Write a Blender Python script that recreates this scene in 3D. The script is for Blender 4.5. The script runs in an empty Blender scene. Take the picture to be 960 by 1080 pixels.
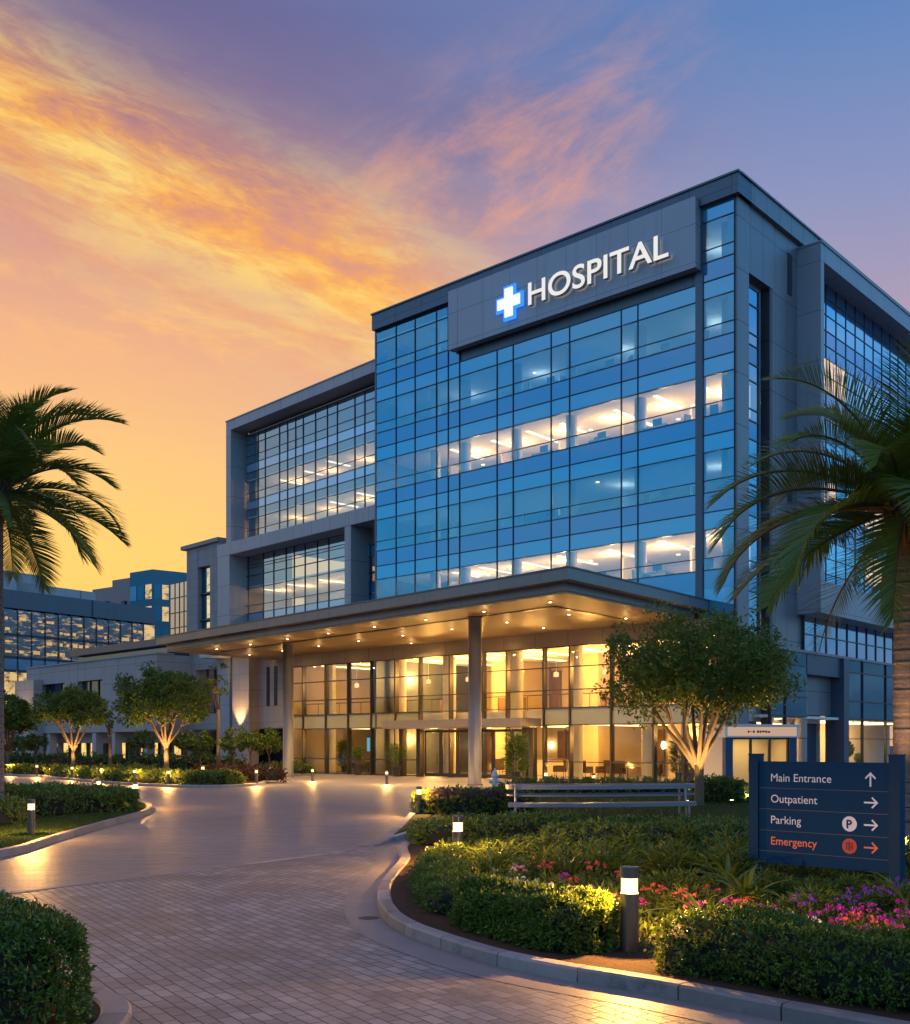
import bpy, math, random
import numpy as np
from mathutils import Vector, Matrix
S = bpy.context.scene
COL = S.collection
R = math.radians
F, CX, HZ, EYE = 1125.0, 480.0, 786.0, 2.0      # focal length, centre, horizon of the photograph in its pixels; eye height in m
def ray(x): return (x - CX) / F
def G(x, y, z=0.0):                              # pixel -> point on the level z
    Y = (EYE - z) * F / (y - HZ)
    return Vector((ray(x) * Y, Y, z))
def lin(r, g, b, k=1.0):
    f = lambda c: (c / 12.92 if c <= 0.04045 else ((c + 0.055) / 1.055) ** 2.4)
    return (f(r / 255) * k, f(g / 255) * k, f(b / 255) * k, 1.0)

class PL:                                        # a vertical plane: u along it, z up, o out of it towards the viewer
    def __init__(s, o, d):
        s.o = Vector(o[:2]); s.d = Vector(d[:2]).normalized()
        n = Vector((s.d.y, -s.d.x))
        s.n = n if n.dot(-s.o) > 0 else -n
    def u(s, x):
        k = ray(x); return (k * s.o.y - s.o.x) / (s.d.x - k * s.d.y)
    def Y(s, u): return s.o.y + s.d.y * u
    def z(s, x, y): return EYE + (HZ - y) / F * s.Y(s.u(x))
    def P(s, u, z, o=0.0):
        q = s.o + s.d * u + s.n * o
        return Vector((q.x, q.y, z))
    def shift(s, o, u=0.0):
        p = PL(s.o + s.n * o + s.d * u, s.d); p.n = s.n.copy(); return p

class MB:                                        # collects geometry, builds ONE mesh object
    def __init__(s): s.v = []; s.f = []; s.m = []; s.smooth = False
    def add(s, vs, fs, m=0):
        b = len(s.v); s.v.extend([tuple(p) for p in vs])
        s.f.extend([tuple(b + i for i in f) for f in fs]); s.m.extend([m] * len(fs)); return s
    def hexa(s, p, m=0):                         # 8 corners: bottom ring 0-3, top ring 4-7
        return s.add(p, [(3, 2, 1, 0), (4, 5, 6, 7), (0, 1, 5, 4), (1, 2, 6, 5), (2, 3, 7, 6), (3, 0, 4, 7)], m)
    def pbox(s, pl, u0, u1, z0, z1, o0, o1, m=0):
        P = pl.P
        return s.hexa([P(u0, z0, o0), P(u1, z0, o0), P(u1, z0, o1), P(u0, z0, o1), P(u0, z1, o0), P(u1, z1, o0), P(u1, z1, o1), P(u0, z1, o1)], m)
    def pquad(s, pl, u0, u1, z0, z1, o, m=0):
        P = pl.P
        return s.add([P(u0, z0, o), P(u1, z0, o), P(u1, z1, o), P(u0, z1, o)], [(0, 1, 2, 3)], m)
    def box(s, c, sz, rz=0.0, m=0):
        x, y, z = [k / 2 for k in sz]; cs, sn = math.cos(rz), math.sin(rz); ps = []
        for dz in (-z, z):
            for dx, dy in ((-x, -y), (x, -y), (x, y), (-x, y)):
                ps.append((c[0] + dx * cs - dy * sn, c[1] + dx * sn + dy * cs, c[2] + dz))
        return s.hexa(ps, m)
    def tube(s, pts, rad, n=8, m=0, cap=True):
        pts = [Vector(p) for p in pts]
        if not hasattr(rad, '__len__'): rad = [rad] * len(pts)
        vs = []; fs = []; ref = None
        for i, p in enumerate(pts):
            t = (pts[min(i + 1, len(pts) - 1)] - pts[max(i - 1, 0)])
            if t.length < 1e-9: t = Vector((0, 0, 1))
            t.normalize()
            if ref is None: ref = Vector((1, 0, 0)) if abs(t.x) < 0.8 else Vector((0, 1, 0))
            a = (ref - t * ref.dot(t)).normalized(); b = t.cross(a); ref = a
            for k in range(n):
                an = 2 * math.pi * k / n
                vs.append(p + (a * math.cos(an) + b * math.sin(an)) * rad[i])
        for i in range(len(pts) - 1):
            for k in range(n):
                fs.append((i * n + k, i * n + (k + 1) % n, (i + 1) * n + (k + 1) % n, (i + 1) * n + k))
        if cap:
            fs.append(tuple(range(n - 1, -1, -1))); fs.append(tuple((len(pts) - 1) * n + k for k in range(n)))
        return s.add(vs, fs, m)
    def lathe(s, prof, c=(0, 0, 0), n=24, m=0):  # profile of (r, z)
        vs = []; fs = []
        for r, z in prof:
            for k in range(n):
                a = 2 * math.pi * k / n; vs.append((c[0] + r * math.cos(a), c[1] + r * math.sin(a), c[2] + z))
        for i in range(len(prof) - 1):
            for k in range(n):
                fs.append((i * n + k, i * n + (k + 1) % n, (i + 1) * n + (k + 1) % n, (i + 1) * n + k))
        fs.append(tuple(range(n - 1, -1, -1))); fs.append(tuple((len(prof) - 1) * n + k for k in range(n)))
        return s.add(vs, fs, m)
    def prism(s, poly, z0, z1, m=0):
        n = len(poly); vs = [(p[0], p[1], z0) for p in poly] + [(p[0], p[1], z1) for p in poly]
        fs = [tuple(range(n - 1, -1, -1)), tuple(range(n, 2 * n))] + [(i, (i + 1) % n, n + (i + 1) % n, n + i) for i in range(n)]
        return s.add(vs, fs, m)
    def sheet(s, poly, z, m=0):
        return s.add([(p[0], p[1], z) for p in poly], [tuple(range(len(poly)))], m)
    def leaves(s, P, D, L, W, rng, m=0, fold=0.25):   # P base points, D directions (n,3)
        n = len(P)
        if n == 0: return s
        D = D / np.maximum(np.linalg.norm(D, axis=1, keepdims=True), 1e-6)
        L = np.broadcast_to(np.asarray(L, float).reshape(-1, 1), (n, 1)); W = np.broadcast_to(np.asarray(W, float).reshape(-1, 1), (n, 1))
        q = rng.normal(size=(n, 3)); sd = np.cross(D, q); sd /= np.maximum(np.linalg.norm(sd, axis=1, keepdims=True), 1e-6)
        nn = np.cross(sd, D); mid = P + D * L * 0.45 + nn * W * fold
        V = np.stack([P, mid + sd * W * 0.5, P + D * L, mid - sd * W * 0.5], axis=1).reshape(-1, 3)
        b = len(s.v); s.v.extend(map(tuple, V.tolist()))
        I = (np.arange(n) * 4 + b); s.f.extend(zip(I.tolist(), (I + 1).tolist(), (I + 2).tolist(), (I + 3).tolist())); s.m.extend([m] * n)
        return s
    def build(s, name, mats, parent=None, smooth=None):
        off = Vector((0, 0, 0)); q = parent
        while q is not None: off += q.location; q = q.parent
        me = bpy.data.meshes.new(name)
        me.from_pydata([(x - off.x, y - off.y, z - off.z) for x, y, z in s.v], [], s.f)
        if not isinstance(mats, (list, tuple)): mats = [mats]
        for k in mats: me.materials.append(k)
        if len(mats) > 1: me.polygons.foreach_set('material_index', s.m)
        if smooth if smooth is not None else s.smooth: me.polygons.foreach_set('use_smooth', [True] * len(s.f))
        me.update()
        o = bpy.data.objects.new(name, me); COL.objects.link(o)
        if parent is not None: o.parent = parent
        return o

def tag(o, label=None, cat=None, group=None, kind=None):
    if label: o['label'] = label
    if cat: o['category'] = cat
    if group: o['group'] = group
    if kind: o['kind'] = kind
    return o
def thing(name, label, cat, loc=(0, 0, 0), group=None):
    o = bpy.data.objects.new(name, None); COL.objects.link(o); o.location = loc; o.empty_display_size = 0.2
    return tag(o, label, cat, group)
def struct(mb, name, mat, kind='structure'): return tag(mb.build(name, mat), kind=kind)
def copy_tree(o, parent=None):
    c = o.copy(); COL.objects.link(c)
    if parent is not None: c.parent = parent
    for ch in list(o.children): copy_tree(ch, c)
    return c
def place(o, loc, rz=0.0, sc=1.0, label=None, group=None, first=[set()]):
    if o.name in first[0]: o = copy_tree(o)
    else: first[0].add(o.name)
    o.location = loc; o.rotation_euler = (0, 0, rz); o.scale = (sc, sc, sc)
    if label: o['label'] = label
    if group: o['group'] = group
    return o

# ---------------------------------------------------------------- materials
def nd(nt, typ, ins=None, **pr):
    n = nt.nodes.new(typ)
    for k, v in pr.items(): setattr(n, k, v)
    for k, v in (ins or {}).items():
        if isinstance(v, bpy.types.NodeSocket): nt.links.new(v, n.inputs[k])
        else: n.inputs[k].default_value = v
    return n
def M(nt, op, a, b=0.0, c=0.0, clamp=False):
    n = nd(nt, 'ShaderNodeMath', {0: a, 1: b, 2: c}, operation=op); n.use_clamp = clamp; return n.outputs[0]
def mixc(nt, f, a, b, blend='MIX'):
    n = nt.nodes.new('ShaderNodeMix'); n.data_type = 'RGBA'; n.blend_type = blend
    for i, v in ((0, f), (6, a), (7, b)):
        if isinstance(v, bpy.types.NodeSocket): nt.links.new(v, n.inputs[i])
        else: n.inputs[i].default_value = v
    return n.outputs[2]
def ramp(nt, f, stops, interp='LINEAR'):
    n = nt.nodes.new('ShaderNodeValToRGB'); cr = n.color_ramp; cr.interpolation = interp
    while len(cr.elements) < len(stops): cr.elements.new(0.5)
    for e, (p, c) in zip(cr.elements, stops): e.position = p; e.color = c
    nt.links.new(f, n.inputs[0]); return n.outputs[0]
def noise(nt, vec, scale, detail=4, rough=0.55, dist=0.0):
    return nd(nt, 'ShaderNodeTexNoise', {'Vector': vec, 'Scale': scale, 'Detail': detail, 'Roughness': rough, 'Distortion': dist}).outputs[0]
def newmat(name):
    m = bpy.data.materials.new(name); m.use_nodes = True; nt = m.node_tree; nt.nodes.clear()
    out = nt.nodes.new('ShaderNodeOutputMaterial'); return m, nt, out
def smooth01(nt, v, a, b):
    n = nd(nt, 'ShaderNodeMapRange', {0: v, 1: a, 2: b}, interpolation_type='SMOOTHSTEP'); return n.outputs[0]
def g4(c): return (c[0], c[1], c[2], 1.0)

def mat_plain(name, c, rough=0.5, metal=0.0, var=0.12, scale=3.0, bump=0.0, spec=0.5, bscale=None):
    m, nt, out = newmat(name)
    pos = nd(nt, 'ShaderNodeNewGeometry').outputs['Position']
    f = noise(nt, pos, scale, 5)
    col = mixc(nt, f, g4([k * (1 - var) for k in c]), g4([min(1, k * (1 + var)) for k in c]))
    rg = M(nt, 'ADD', M(nt, 'MULTIPLY', noise(nt, pos, scale * 2.3, 3), 0.16), rough - 0.08, clamp=True)
    b = nd(nt, 'ShaderNodeBsdfPrincipled', {'Base Color': col, 'Roughness': rg, 'Metallic': metal, 'Specular IOR Level': spec})
    if bump:
        bn = nd(nt, 'ShaderNodeBump', {'Strength': bump, 'Distance': 0.02, 'Height': noise(nt, pos, bscale or scale * 12, 6, 0.65)})
        nt.links.new(bn.outputs[0], b.inputs['Normal'])
    nt.links.new(b.outputs[0], out.inputs[0]); return m

def mat_panel(name, c, d, pw, ph, rough=0.45, metal=0.0, line=0.035, z0=0.0, u0=0.0, var=0.1, dark=0.35, spec=0.5):
    """cladding panels with open joints, laid out in the wall's own directions"""
    m, nt, out = newmat(name)
    pos = nd(nt, 'ShaderNodeNewGeometry').outputs['Position']
    u = nd(nt, 'ShaderNodeVectorMath', {0: pos, 1: (d[0], d[1], 0)}, operation='DOT_PRODUCT').outputs['Value']
    z = nd(nt, 'ShaderNodeSeparateXYZ', {0: pos}).outputs[2]
    ua = M(nt, 'DIVIDE', M(nt, 'ADD', u, 500 - u0), pw); za = M(nt, 'DIVIDE', M(nt, 'ADD', z, 50 - z0), ph)
    lu = M(nt, 'LESS_THAN', M(nt, 'FRACT', ua), line / pw); lz = M(nt, 'LESS_THAN', M(nt, 'FRACT', za), line / ph)
    ln = M(nt, 'MAXIMUM', lu, lz)
    cell = nd(nt, 'ShaderNodeCombineXYZ', {0: M(nt, 'FLOOR', ua), 1: M(nt, 'FLOOR', za), 2: 3.0}).outputs[0]
    wn = nd(nt, 'ShaderNodeTexWhiteNoise', {'Vector': cell}, noise_dimensions='3D').outputs['Value']
    f = M(nt, 'ADD', M(nt, 'MULTIPLY', wn, 0.6), M(nt, 'MULTIPLY', noise(nt, pos, 0.7, 6), 0.4))
    col = mixc(nt, f, g4([k * (1 - var) for k in c]), g4([min(1, k * (1 + var)) for k in c]))
    stv = nd(nt, 'ShaderNodeVectorMath', {0: pos, 1: (2.6, 2.6, 0.10)}, operation='MULTIPLY').outputs[0]
    col = mixc(nt, M(nt, 'MULTIPLY', smooth01(nt, noise(nt, stv, 1.0, 6, 0.7), 0.50, 0.74), 0.30), col, g4([k * 0.45 for k in c]))
    col = mixc(nt, ln, col, g4([k * dark for k in c]))
    b = nd(nt, 'ShaderNodeBsdfPrincipled', {'Base Color': col, 'Roughness': rough, 'Metallic': metal, 'Specular IOR Level': spec})
    bn = nd(nt, 'ShaderNodeBump', {'Strength': 0.15, 'Distance': 0.02, 'Height': noise(nt, pos, 9, 4)})
    nt.links.new(bn.outputs[0], b.inputs['Normal'])
    nt.links.new(b.outputs[0], out.inputs[0]); return m

def mat_glass(name, tint, refl, f0=0.35, f1=0.9, wav=0.03):
    """coated architectural glass: a tinted see-through pane under a mirror coat; slightly wavy"""
    m, nt, out = newmat(name)
    geo = nd(nt, 'ShaderNodeNewGeometry'); pos = geo.outputs['Position']
    rnd = geo.outputs['Random Per Island']
    bn = nd(nt, 'ShaderNodeBump', {'Strength': wav, 'Distance': 0.3, 'Height': noise(nt, pos, 0.55, 2)})
    lw = nd(nt, 'ShaderNodeLayerWeight', {'Blend': 0.35})
    fac = M(nt, 'ADD', M(nt, 'MULTIPLY', lw.outputs['Facing'], f1 - f0), f0, clamp=True)
    gcol = mixc(nt, rnd, g4([k * 0.82 for k in refl]), g4([min(1, k * 1.08) for k in refl]))
    t = nd(nt, 'ShaderNodeBsdfTransparent', {'Color': g4(tint)}); gl = nd(nt, 'ShaderNodeBsdfGlossy', {'Color': gcol, 'Roughness': 0.03})
    nt.links.new(bn.outputs[0], gl.inputs['Normal'])
    mx = nd(nt, 'ShaderNodeMixShader', {0: fac, 1: t.outputs[0], 2: gl.outputs[0]})
    nt.links.new(mx.outputs[0], out.inputs[0]); return m

def mat_spandrel(name, c, refl, k=0.5):
    m, nt, out = newmat(name)
    geo = nd(nt, 'ShaderNodeNewGeometry'); pos = geo.outputs['Position']
    col = mixc(nt, geo.outputs['Random Per Island'], g4([q * 0.75 for q in c]), g4([min(1, q * 1.2) for q in c]))
    bn = nd(nt, 'ShaderNodeBump', {'Strength': 0.03, 'Distance': 0.3, 'Height': noise(nt, pos, 0.5, 2)})
    df = nd(nt, 'ShaderNodeBsdfDiffuse', {'Color': col}); gl = nd(nt, 'ShaderNodeBsdfGlossy', {'Color': g4(refl), 'Roughness': 0.06})
    nt.links.new(bn.outputs[0], gl.inputs['Normal'])
    mx = nd(nt, 'ShaderNodeMixShader', {0: k, 1: df.outputs[0], 2: gl.outputs[0]})
    nt.links.new(mx.outputs[0], out.inputs[0]); return m

def mat_emit(name, c, s):
    m, nt, out = newmat(name)
    e = nd(nt, 'ShaderNodeEmission', {'Color': g4(c), 'Strength': s}); nt.links.new(e.outputs[0], out.inputs[0]); return m

def mat_litpane(name, c, s, refl=(0.5, 0.7, 0.9), k=0.2, scale=1.2, th=(0.40, 0.75), st=2.2, rk=0.25):
    """a far lit window: room light behind blinds and furniture, under a reflecting pane"""
    m, nt, out = newmat(name)
    geo = nd(nt, 'ShaderNodeNewGeometry'); pos = geo.outputs['Position']
    f = noise(nt, nd(nt, 'ShaderNodeVectorMath', {0: pos, 1: (1, 1, st)}, operation='MULTIPLY').outputs[0], scale, 3, 0.7)
    f = smooth01(nt, M(nt, 'ADD', f, M(nt, 'MULTIPLY', geo.outputs['Random Per Island'], rk)), *th)
    e = nd(nt, 'ShaderNodeEmission', {'Color': g4(c), 'Strength': M(nt, 'MULTIPLY', M(nt, 'ADD', f, 0.06), s)})
    gl = nd(nt, 'ShaderNodeBsdfGlossy', {'Color': g4(refl), 'Roughness': 0.05})
    mx = nd(nt, 'ShaderNodeMixShader', {0: k, 1: e.outputs[0], 2: gl.outputs[0]})
    nt.links.new(mx.outputs[0], out.inputs[0]); return m

def mat_leaf(name, c0, c1, rough=0.5, trans=0.3, spec=0.35, c2=None):
    m, nt, out = newmat(name)
    geo = nd(nt, 'ShaderNodeNewGeometry'); pos = geo.outputs['Position']
    f = M(nt, 'ADD', M(nt, 'MULTIPLY', geo.outputs['Random Per Island'], 0.65), M(nt, 'MULTIPLY', noise(nt, pos, 1.6, 3), 0.45), clamp=True)
    col = ramp(nt, f, [(0.1, g4(c0)), (0.75, g4(c1))] + ([(0.98, g4(c2))] if c2 else []))
    b = nd(nt, 'ShaderNodeBsdfPrincipled', {'Base Color': col, 'Roughness': rough, 'Specular IOR Level': spec})
    tr = nd(nt, 'ShaderNodeBsdfTranslucent', {'Color': col})
    mx = nd(nt, 'ShaderNodeMixShader', {0: trans, 1: b.outputs[0], 2: tr.outputs[0]})
    nt.links.new(mx.outputs[0], out.inputs[0]); return m

# ---------------------------------------------------------------- camera, world, sun
cam = bpy.data.cameras.new('Camera'); camo = bpy.data.objects.new('Camera', cam); COL.objects.link(camo)
camo.location = (0, 0, EYE); camo.rotation_euler = (R(90), 0, 0)
cam.sensor_fit = 'HORIZONTAL'; cam.sensor_width = 36.0; cam.lens = 36.0 * F / 960.0
cam.shift_y = (HZ - 540.0) / 960.0; cam.clip_end = 3000; cam.clip_start = 0.1
S.camera = camo
S.view_settings.view_transform = 'Standard'; S.view_settings.look = 'None'; S.view_settings.exposure = 0; S.view_settings.gamma = 1
S.cycles.use_denoising = True
S.cycles.max_bounces = 8; S.cycles.transparent_max_bounces = 24; S.cycles.sample_clamp_indirect = 8.0
try: S.cycles.use_light_tree = True
except Exception: pass

W = bpy.data.worlds.new('World'); S.world = W; W.use_nodes = True
nt = W.node_tree; nt.nodes.clear()
wo = nt.nodes.new('ShaderNodeOutputWorld')
dirv = nd(nt, 'ShaderNodeTexCoord').outputs['Generated']
sx = nd(nt, 'ShaderNodeSeparateXYZ', {0: dirv}); X_, Y_, Z_ = sx.outputs
az = M(nt, 'ARCTAN2', X_, Y_)
rr = M(nt, 'SQRT', M(nt, 'ADD', M(nt, 'MULTIPLY', X_, X_), M(nt, 'MULTIPLY', Y_, Y_)))
el = M(nt, 'DIVIDE', M(nt, 'ARCTAN2', M(nt, 'MAXIMUM', Z_, 0.0), rr), math.pi / 2)
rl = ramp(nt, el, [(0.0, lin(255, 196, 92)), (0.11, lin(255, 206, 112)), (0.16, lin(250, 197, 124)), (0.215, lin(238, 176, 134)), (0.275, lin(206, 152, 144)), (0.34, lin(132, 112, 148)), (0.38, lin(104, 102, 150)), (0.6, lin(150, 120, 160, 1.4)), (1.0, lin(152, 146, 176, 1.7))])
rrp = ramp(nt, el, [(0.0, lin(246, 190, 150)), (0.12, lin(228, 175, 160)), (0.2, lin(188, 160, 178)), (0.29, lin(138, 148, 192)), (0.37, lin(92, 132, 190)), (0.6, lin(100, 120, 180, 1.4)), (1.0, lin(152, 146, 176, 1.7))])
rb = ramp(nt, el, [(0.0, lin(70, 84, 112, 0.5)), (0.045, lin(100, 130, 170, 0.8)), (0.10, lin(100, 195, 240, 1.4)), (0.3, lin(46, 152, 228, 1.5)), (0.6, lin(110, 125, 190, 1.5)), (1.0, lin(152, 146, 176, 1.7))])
base = mixc(nt, smooth01(nt, az, -0.33, 0.40), rl, rrp)
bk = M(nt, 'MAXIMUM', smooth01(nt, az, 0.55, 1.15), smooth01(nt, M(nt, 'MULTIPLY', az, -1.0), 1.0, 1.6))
# streaky sunset clouds, laid out by compass direction and height
t_ = M(nt, 'DIVIDE', Z_, M(nt, 'MAXIMUM', rr, 0.02))
def streak(ang, sa, sb, seed, detail=7, dist=0.7, rough=0.62):
    c, s_ = math.cos(ang), math.sin(ang)
    a = M(nt, 'ADD', M(nt, 'MULTIPLY', az, c), M(nt, 'MULTIPLY', t_, s_)); b = M(nt, 'SUBTRACT', M(nt, 'MULTIPLY', t_, c), M(nt, 'MULTIPLY', az, s_))
    v = nd(nt, 'ShaderNodeCombineXYZ', {0: M(nt, 'MULTIPLY', a, sa), 1: M(nt, 'MULTIPLY', b, sb), 2: seed}).outputs[0]
    return noise(nt, v, 1.0, detail, rough, dist)
def band(a0, t0, slope, w, x0, x1, fade=0.12):   # soft band round t = t0 + slope*(az-a0) between two azimuths
    d = M(nt, 'SUBTRACT', t_, M(nt, 'ADD', M(nt, 'MULTIPLY', M(nt, 'SUBTRACT', az, a0), slope), t0))
    g = M(nt, 'EXPONENT', M(nt, 'MULTIPLY', M(nt, 'POWER', M(nt, 'ABSOLUTE', M(nt, 'DIVIDE', d, w)), 2.0), -1.0))
    return M(nt, 'MULTIPLY', g, M(nt, 'MULTIPLY', smooth01(nt, az, x0, x0 + fade), M(nt, 'SUBTRACT', 1.0, smooth01(nt, az, x1 - fade, x1))))
n1 = streak(-0.30, 3.2, 10.5, 1.7, 9, 0.35, 0.66); n2 = streak(0.5, 6.0, 13.0, 4.2, 9, 0.3, 0.68); n3 = streak(-0.15, 7.0, 22.0, 8.8, 9, 0.3, 0.7)
n0 = streak(-0.2, 1.6, 4.5, 12.3, 5, 0.5)
b1 = band(-0.40, 0.552, -0.40, 0.080, -1.3, 0.20, 0.28); b2 = band(0.06, 0.525, 0.40, 0.10, -0.30, 0.30, 0.24); b3 = band(-0.27, 0.385, -0.12, 0.055, -0.55, 0.06, 0.25)
core = M(nt, 'MULTIPLY', b1, smooth01(nt, n1, 0.22, 0.46))
wisp = M(nt, 'MULTIPLY', b2, smooth01(nt, n2, 0.42, 0.72)); small = M(nt, 'MULTIPLY', b3, smooth01(nt, n3, 0.47, 0.72))
dusk = M(nt, 'MULTIPLY', smooth01(nt, n0, 0.42, 0.68), M(nt, 'MULTIPLY', smooth01(nt, t_, 0.40, 0.55), M(nt, 'SUBTRACT', 1.0, smooth01(nt, az, 0.0, 0.35))))
nb = noise(nt, nd(nt, 'ShaderNodeVectorMath', {0: dirv, 1: (2.2, 2.2, 6.5)}, operation='MULTIPLY').outputs[0], 1.0, 8, 0.62, 0.5)
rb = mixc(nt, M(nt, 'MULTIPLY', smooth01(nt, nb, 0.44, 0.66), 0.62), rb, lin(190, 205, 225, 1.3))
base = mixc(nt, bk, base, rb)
sky = mixc(nt, M(nt, 'MULTIPLY', dusk, 0.34), base, lin(104, 96, 142))
sky = mixc(nt, M(nt, 'MULTIPLY', wisp, 0.66), sky, lin(246, 168, 128))
sky = mixc(nt, M(nt, 'MULTIPLY', small, 0.95), sky, lin(255, 192, 120))
n5 = streak(-0.24, 9.0, 30.0, 21.0, 8, 0.4, 0.7); n1b = M(nt, 'ADD', M(nt, 'MULTIPLY', n1, 0.62), M(nt, 'MULTIPLY', n5, 0.38))
core = M(nt, 'MULTIPLY', core, M(nt, 'ADD', 0.62, M(nt, 'MULTIPLY', smooth01(nt, n5, 0.38, 0.6), 0.38)))
sky = mixc(nt, M(nt, 'MULTIPLY', core, 0.97, clamp=True), sky, ramp(nt, n1b, [(0.36, lin(240, 140, 84)), (0.45, lin(255, 170, 64)), (0.55, lin(255, 214, 116))]))
nish = nd(nt, 'ShaderNodeTexSky', sky_type='NISHITA'); nish.sun_disc = False; nish.sun_elevation = R(3); nish.sun_rotation = R(-32); nish.air_density = 1.5; nish.dust_density = 2.0
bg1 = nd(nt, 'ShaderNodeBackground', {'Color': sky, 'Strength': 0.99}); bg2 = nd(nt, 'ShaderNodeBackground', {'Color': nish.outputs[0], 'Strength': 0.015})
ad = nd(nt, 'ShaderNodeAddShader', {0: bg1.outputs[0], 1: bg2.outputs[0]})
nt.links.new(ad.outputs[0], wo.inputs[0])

sl = bpy.data.lights.new('Sun', 'SUN'); so = bpy.data.objects.new('Sun', sl); COL.objects.link(so)
sl.energy = 0.35; sl.angle = R(8); sl.color = (1.0, 0.62, 0.32)
so.rotation_euler = Vector((-math.sin(R(32)) * -1, -math.cos(R(32)), -math.tan(R(4)))).to_track_quat('-Z', 'Y').to_euler()
so.location = (-30, 60, 40)
def lamp(kind, loc, energy, color, size=0.05, to=None, angle=90, blend=0.6):
    l = bpy.data.lights.new('Lamp', kind); o = bpy.data.objects.new('Lamp', l); COL.objects.link(o)
    l.energy = energy; l.color = color; o.location = loc
    if kind in ('POINT', 'SPOT'): l.shadow_soft_size = size
    if kind == 'SPOT': l.spot_size = R(angle); l.spot_blend = blend
    if to is not None: o.rotation_euler = (Vector(to) - Vector(loc)).to_track_quat('-Z', 'Y').to_euler()
    return o
WARM = (1.0, 0.60, 0.24)
# ---------------------------------------------------------------- the ground plan
DL = Vector((-(760 + CX) / F, 1.0)).normalized(); DR = Vector(((1500 - CX) / F, 1.0)).normalized()
p0 = Vector((ray(576) * 61.6, 61.6))
t0 = PL(p0, DL).u(777)
CO = p0 + DL * t0                                   # front corner of the tower
PF = PL(CO, DL); PR = PL(CO, DR)
if PR.n.x < 0: PR.n = -PR.n
TW = PF.u(397)                                      # width of the tower front
PW = PL((ray(397) * 72.2, 72.2), (-0.685, 0.728))   # front of the left wing
ZR = 30.6

steel = mat_panel('fascia_metal', (0.10, 0.115, 0.14), DL, 2.4, 40, 0.38, 0.55, 0.03, var=0.06)
steelR = mat_panel('side_cladding', (0.215, 0.21, 0.225), DR, 1.45, 2.62, 0.42, 0.45, 0.045, u0=1.0, var=0.07)
signp = mat_panel('sign_cladding', (0.34, 0.34, 0.37), DL, 2.05, 1.95, 0.5, 0.25, 0.035, u0=0.55, z0=0.6, var=0.05, dark=0.5)
grey = mat_panel('grey_cladding', (0.36, 0.35, 0.36), PW.d, 2.2, 2.4, 0.5, 0.15, 0.04, var=0.06, dark=0.5)
greyR = mat_panel('wing_side_cladding', (0.32, 0.32, 0.35), DR, 2.2, 2.7, 0.45, 0.3, 0.04, var=0.06, dark=0.5)
stone = mat_panel('limestone', (0.36, 0.30, 0.265), PW.d, 2.6, 1.25, 0.7, 0, 0.03, var=0.09, dark=0.55)
stoneD = mat_panel('dark_stone', (0.27, 0.25, 0.245), PW.d, 1.3, 0.75, 0.65, 0, 0.03, var=0.10, dark=0.6)
mull = mat_plain('mullion', (0.045, 0.055, 0.07), 0.35, 0.6, 0.1, 2)
gold = mat_plain('bronze_mullion', (0.075, 0.062, 0.048), 0.35, 0.6, 0.12, 2)
glass = mat_glass('blue_glass', (0.76, 0.83, 0.84), (0.27, 0.70, 0.97), 0.29, 0.60)
glassL = mat_glass('lobby_glass', (0.90, 0.88, 0.76), (0.70, 0.82, 0.85), 0.05, 0.30)
glassW = mat_glass('wing_glass', (0.74, 0.80, 0.84), (0.78, 0.88, 0.98), 0.26, 0.68)
glassR = mat_glass('side_glass', (0.42, 0.60, 0.78), (0.42, 0.68, 0.98), 0.34, 0.75)
span = mat_spandrel('blue_spandrel', (0.034, 0.11, 0.215), (0.30, 0.58, 0.85), 0.35)
tran = mat_spandrel('frit_transom', (0.045, 0.17, 0.29), (0.32, 0.70, 0.93), 0.35)
spanW = mat_spandrel('wing_spandrel', (0.20, 0.25, 0.33), (0.75, 0.85, 0.98), 0.45)
spanT = mat_spandrel('teal_spandrel', (0.012, 0.06, 0.10), (0.25, 0.50, 0.62), 0.30)
frost = mat_spandrel('frosted_band', (0.36, 0.33, 0.20), (0.5, 0.6, 0.55), 0.18)
ceilm = mat_plain('ceiling_paint', (0.72, 0.68, 0.60), 0.8, 0, 0.03)
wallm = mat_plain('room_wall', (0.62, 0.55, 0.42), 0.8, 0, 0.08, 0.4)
roomw = mat_plain('room_partition', (0.42, 0.50, 0.58), 0.8, 0, 0.10, 0.4)  # cool copy of the room wall, dimness of unlit floors put into the colour
slabm = mat_plain('floor_slab', (0.30, 0.32, 0.34), 0.7, 0, 0.08)
concm = mat_plain('column_concrete', (0.36, 0.33, 0.30), 0.55, 0, 0.08, 1.2)
stripm = mat_emit('ceiling_strip', (1.0, 0.78, 0.42), 3.2)
stripW = mat_emit('wing_strip', (1.0, 0.78, 0.46), 2.6)
soffm = mat_panel('soffit_panels', (0.38, 0.275, 0.16), DL, 2.3, 50, 0.5, 0.0, 0.03, var=0.04, dark=0.6, spec=0.3)
fascm = mat_panel('canopy_fascia', (0.19, 0.175, 0.17), DL, 2.6, 40, 0.4, 0.4, 0.03, var=0.05, dark=0.6)
darkm = mat_plain('dark_metal', (0.022, 0.022, 0.024), 0.4, 0.5)
pix_u = lambda pl, *xs: [pl.u(x) for x in xs]

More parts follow.
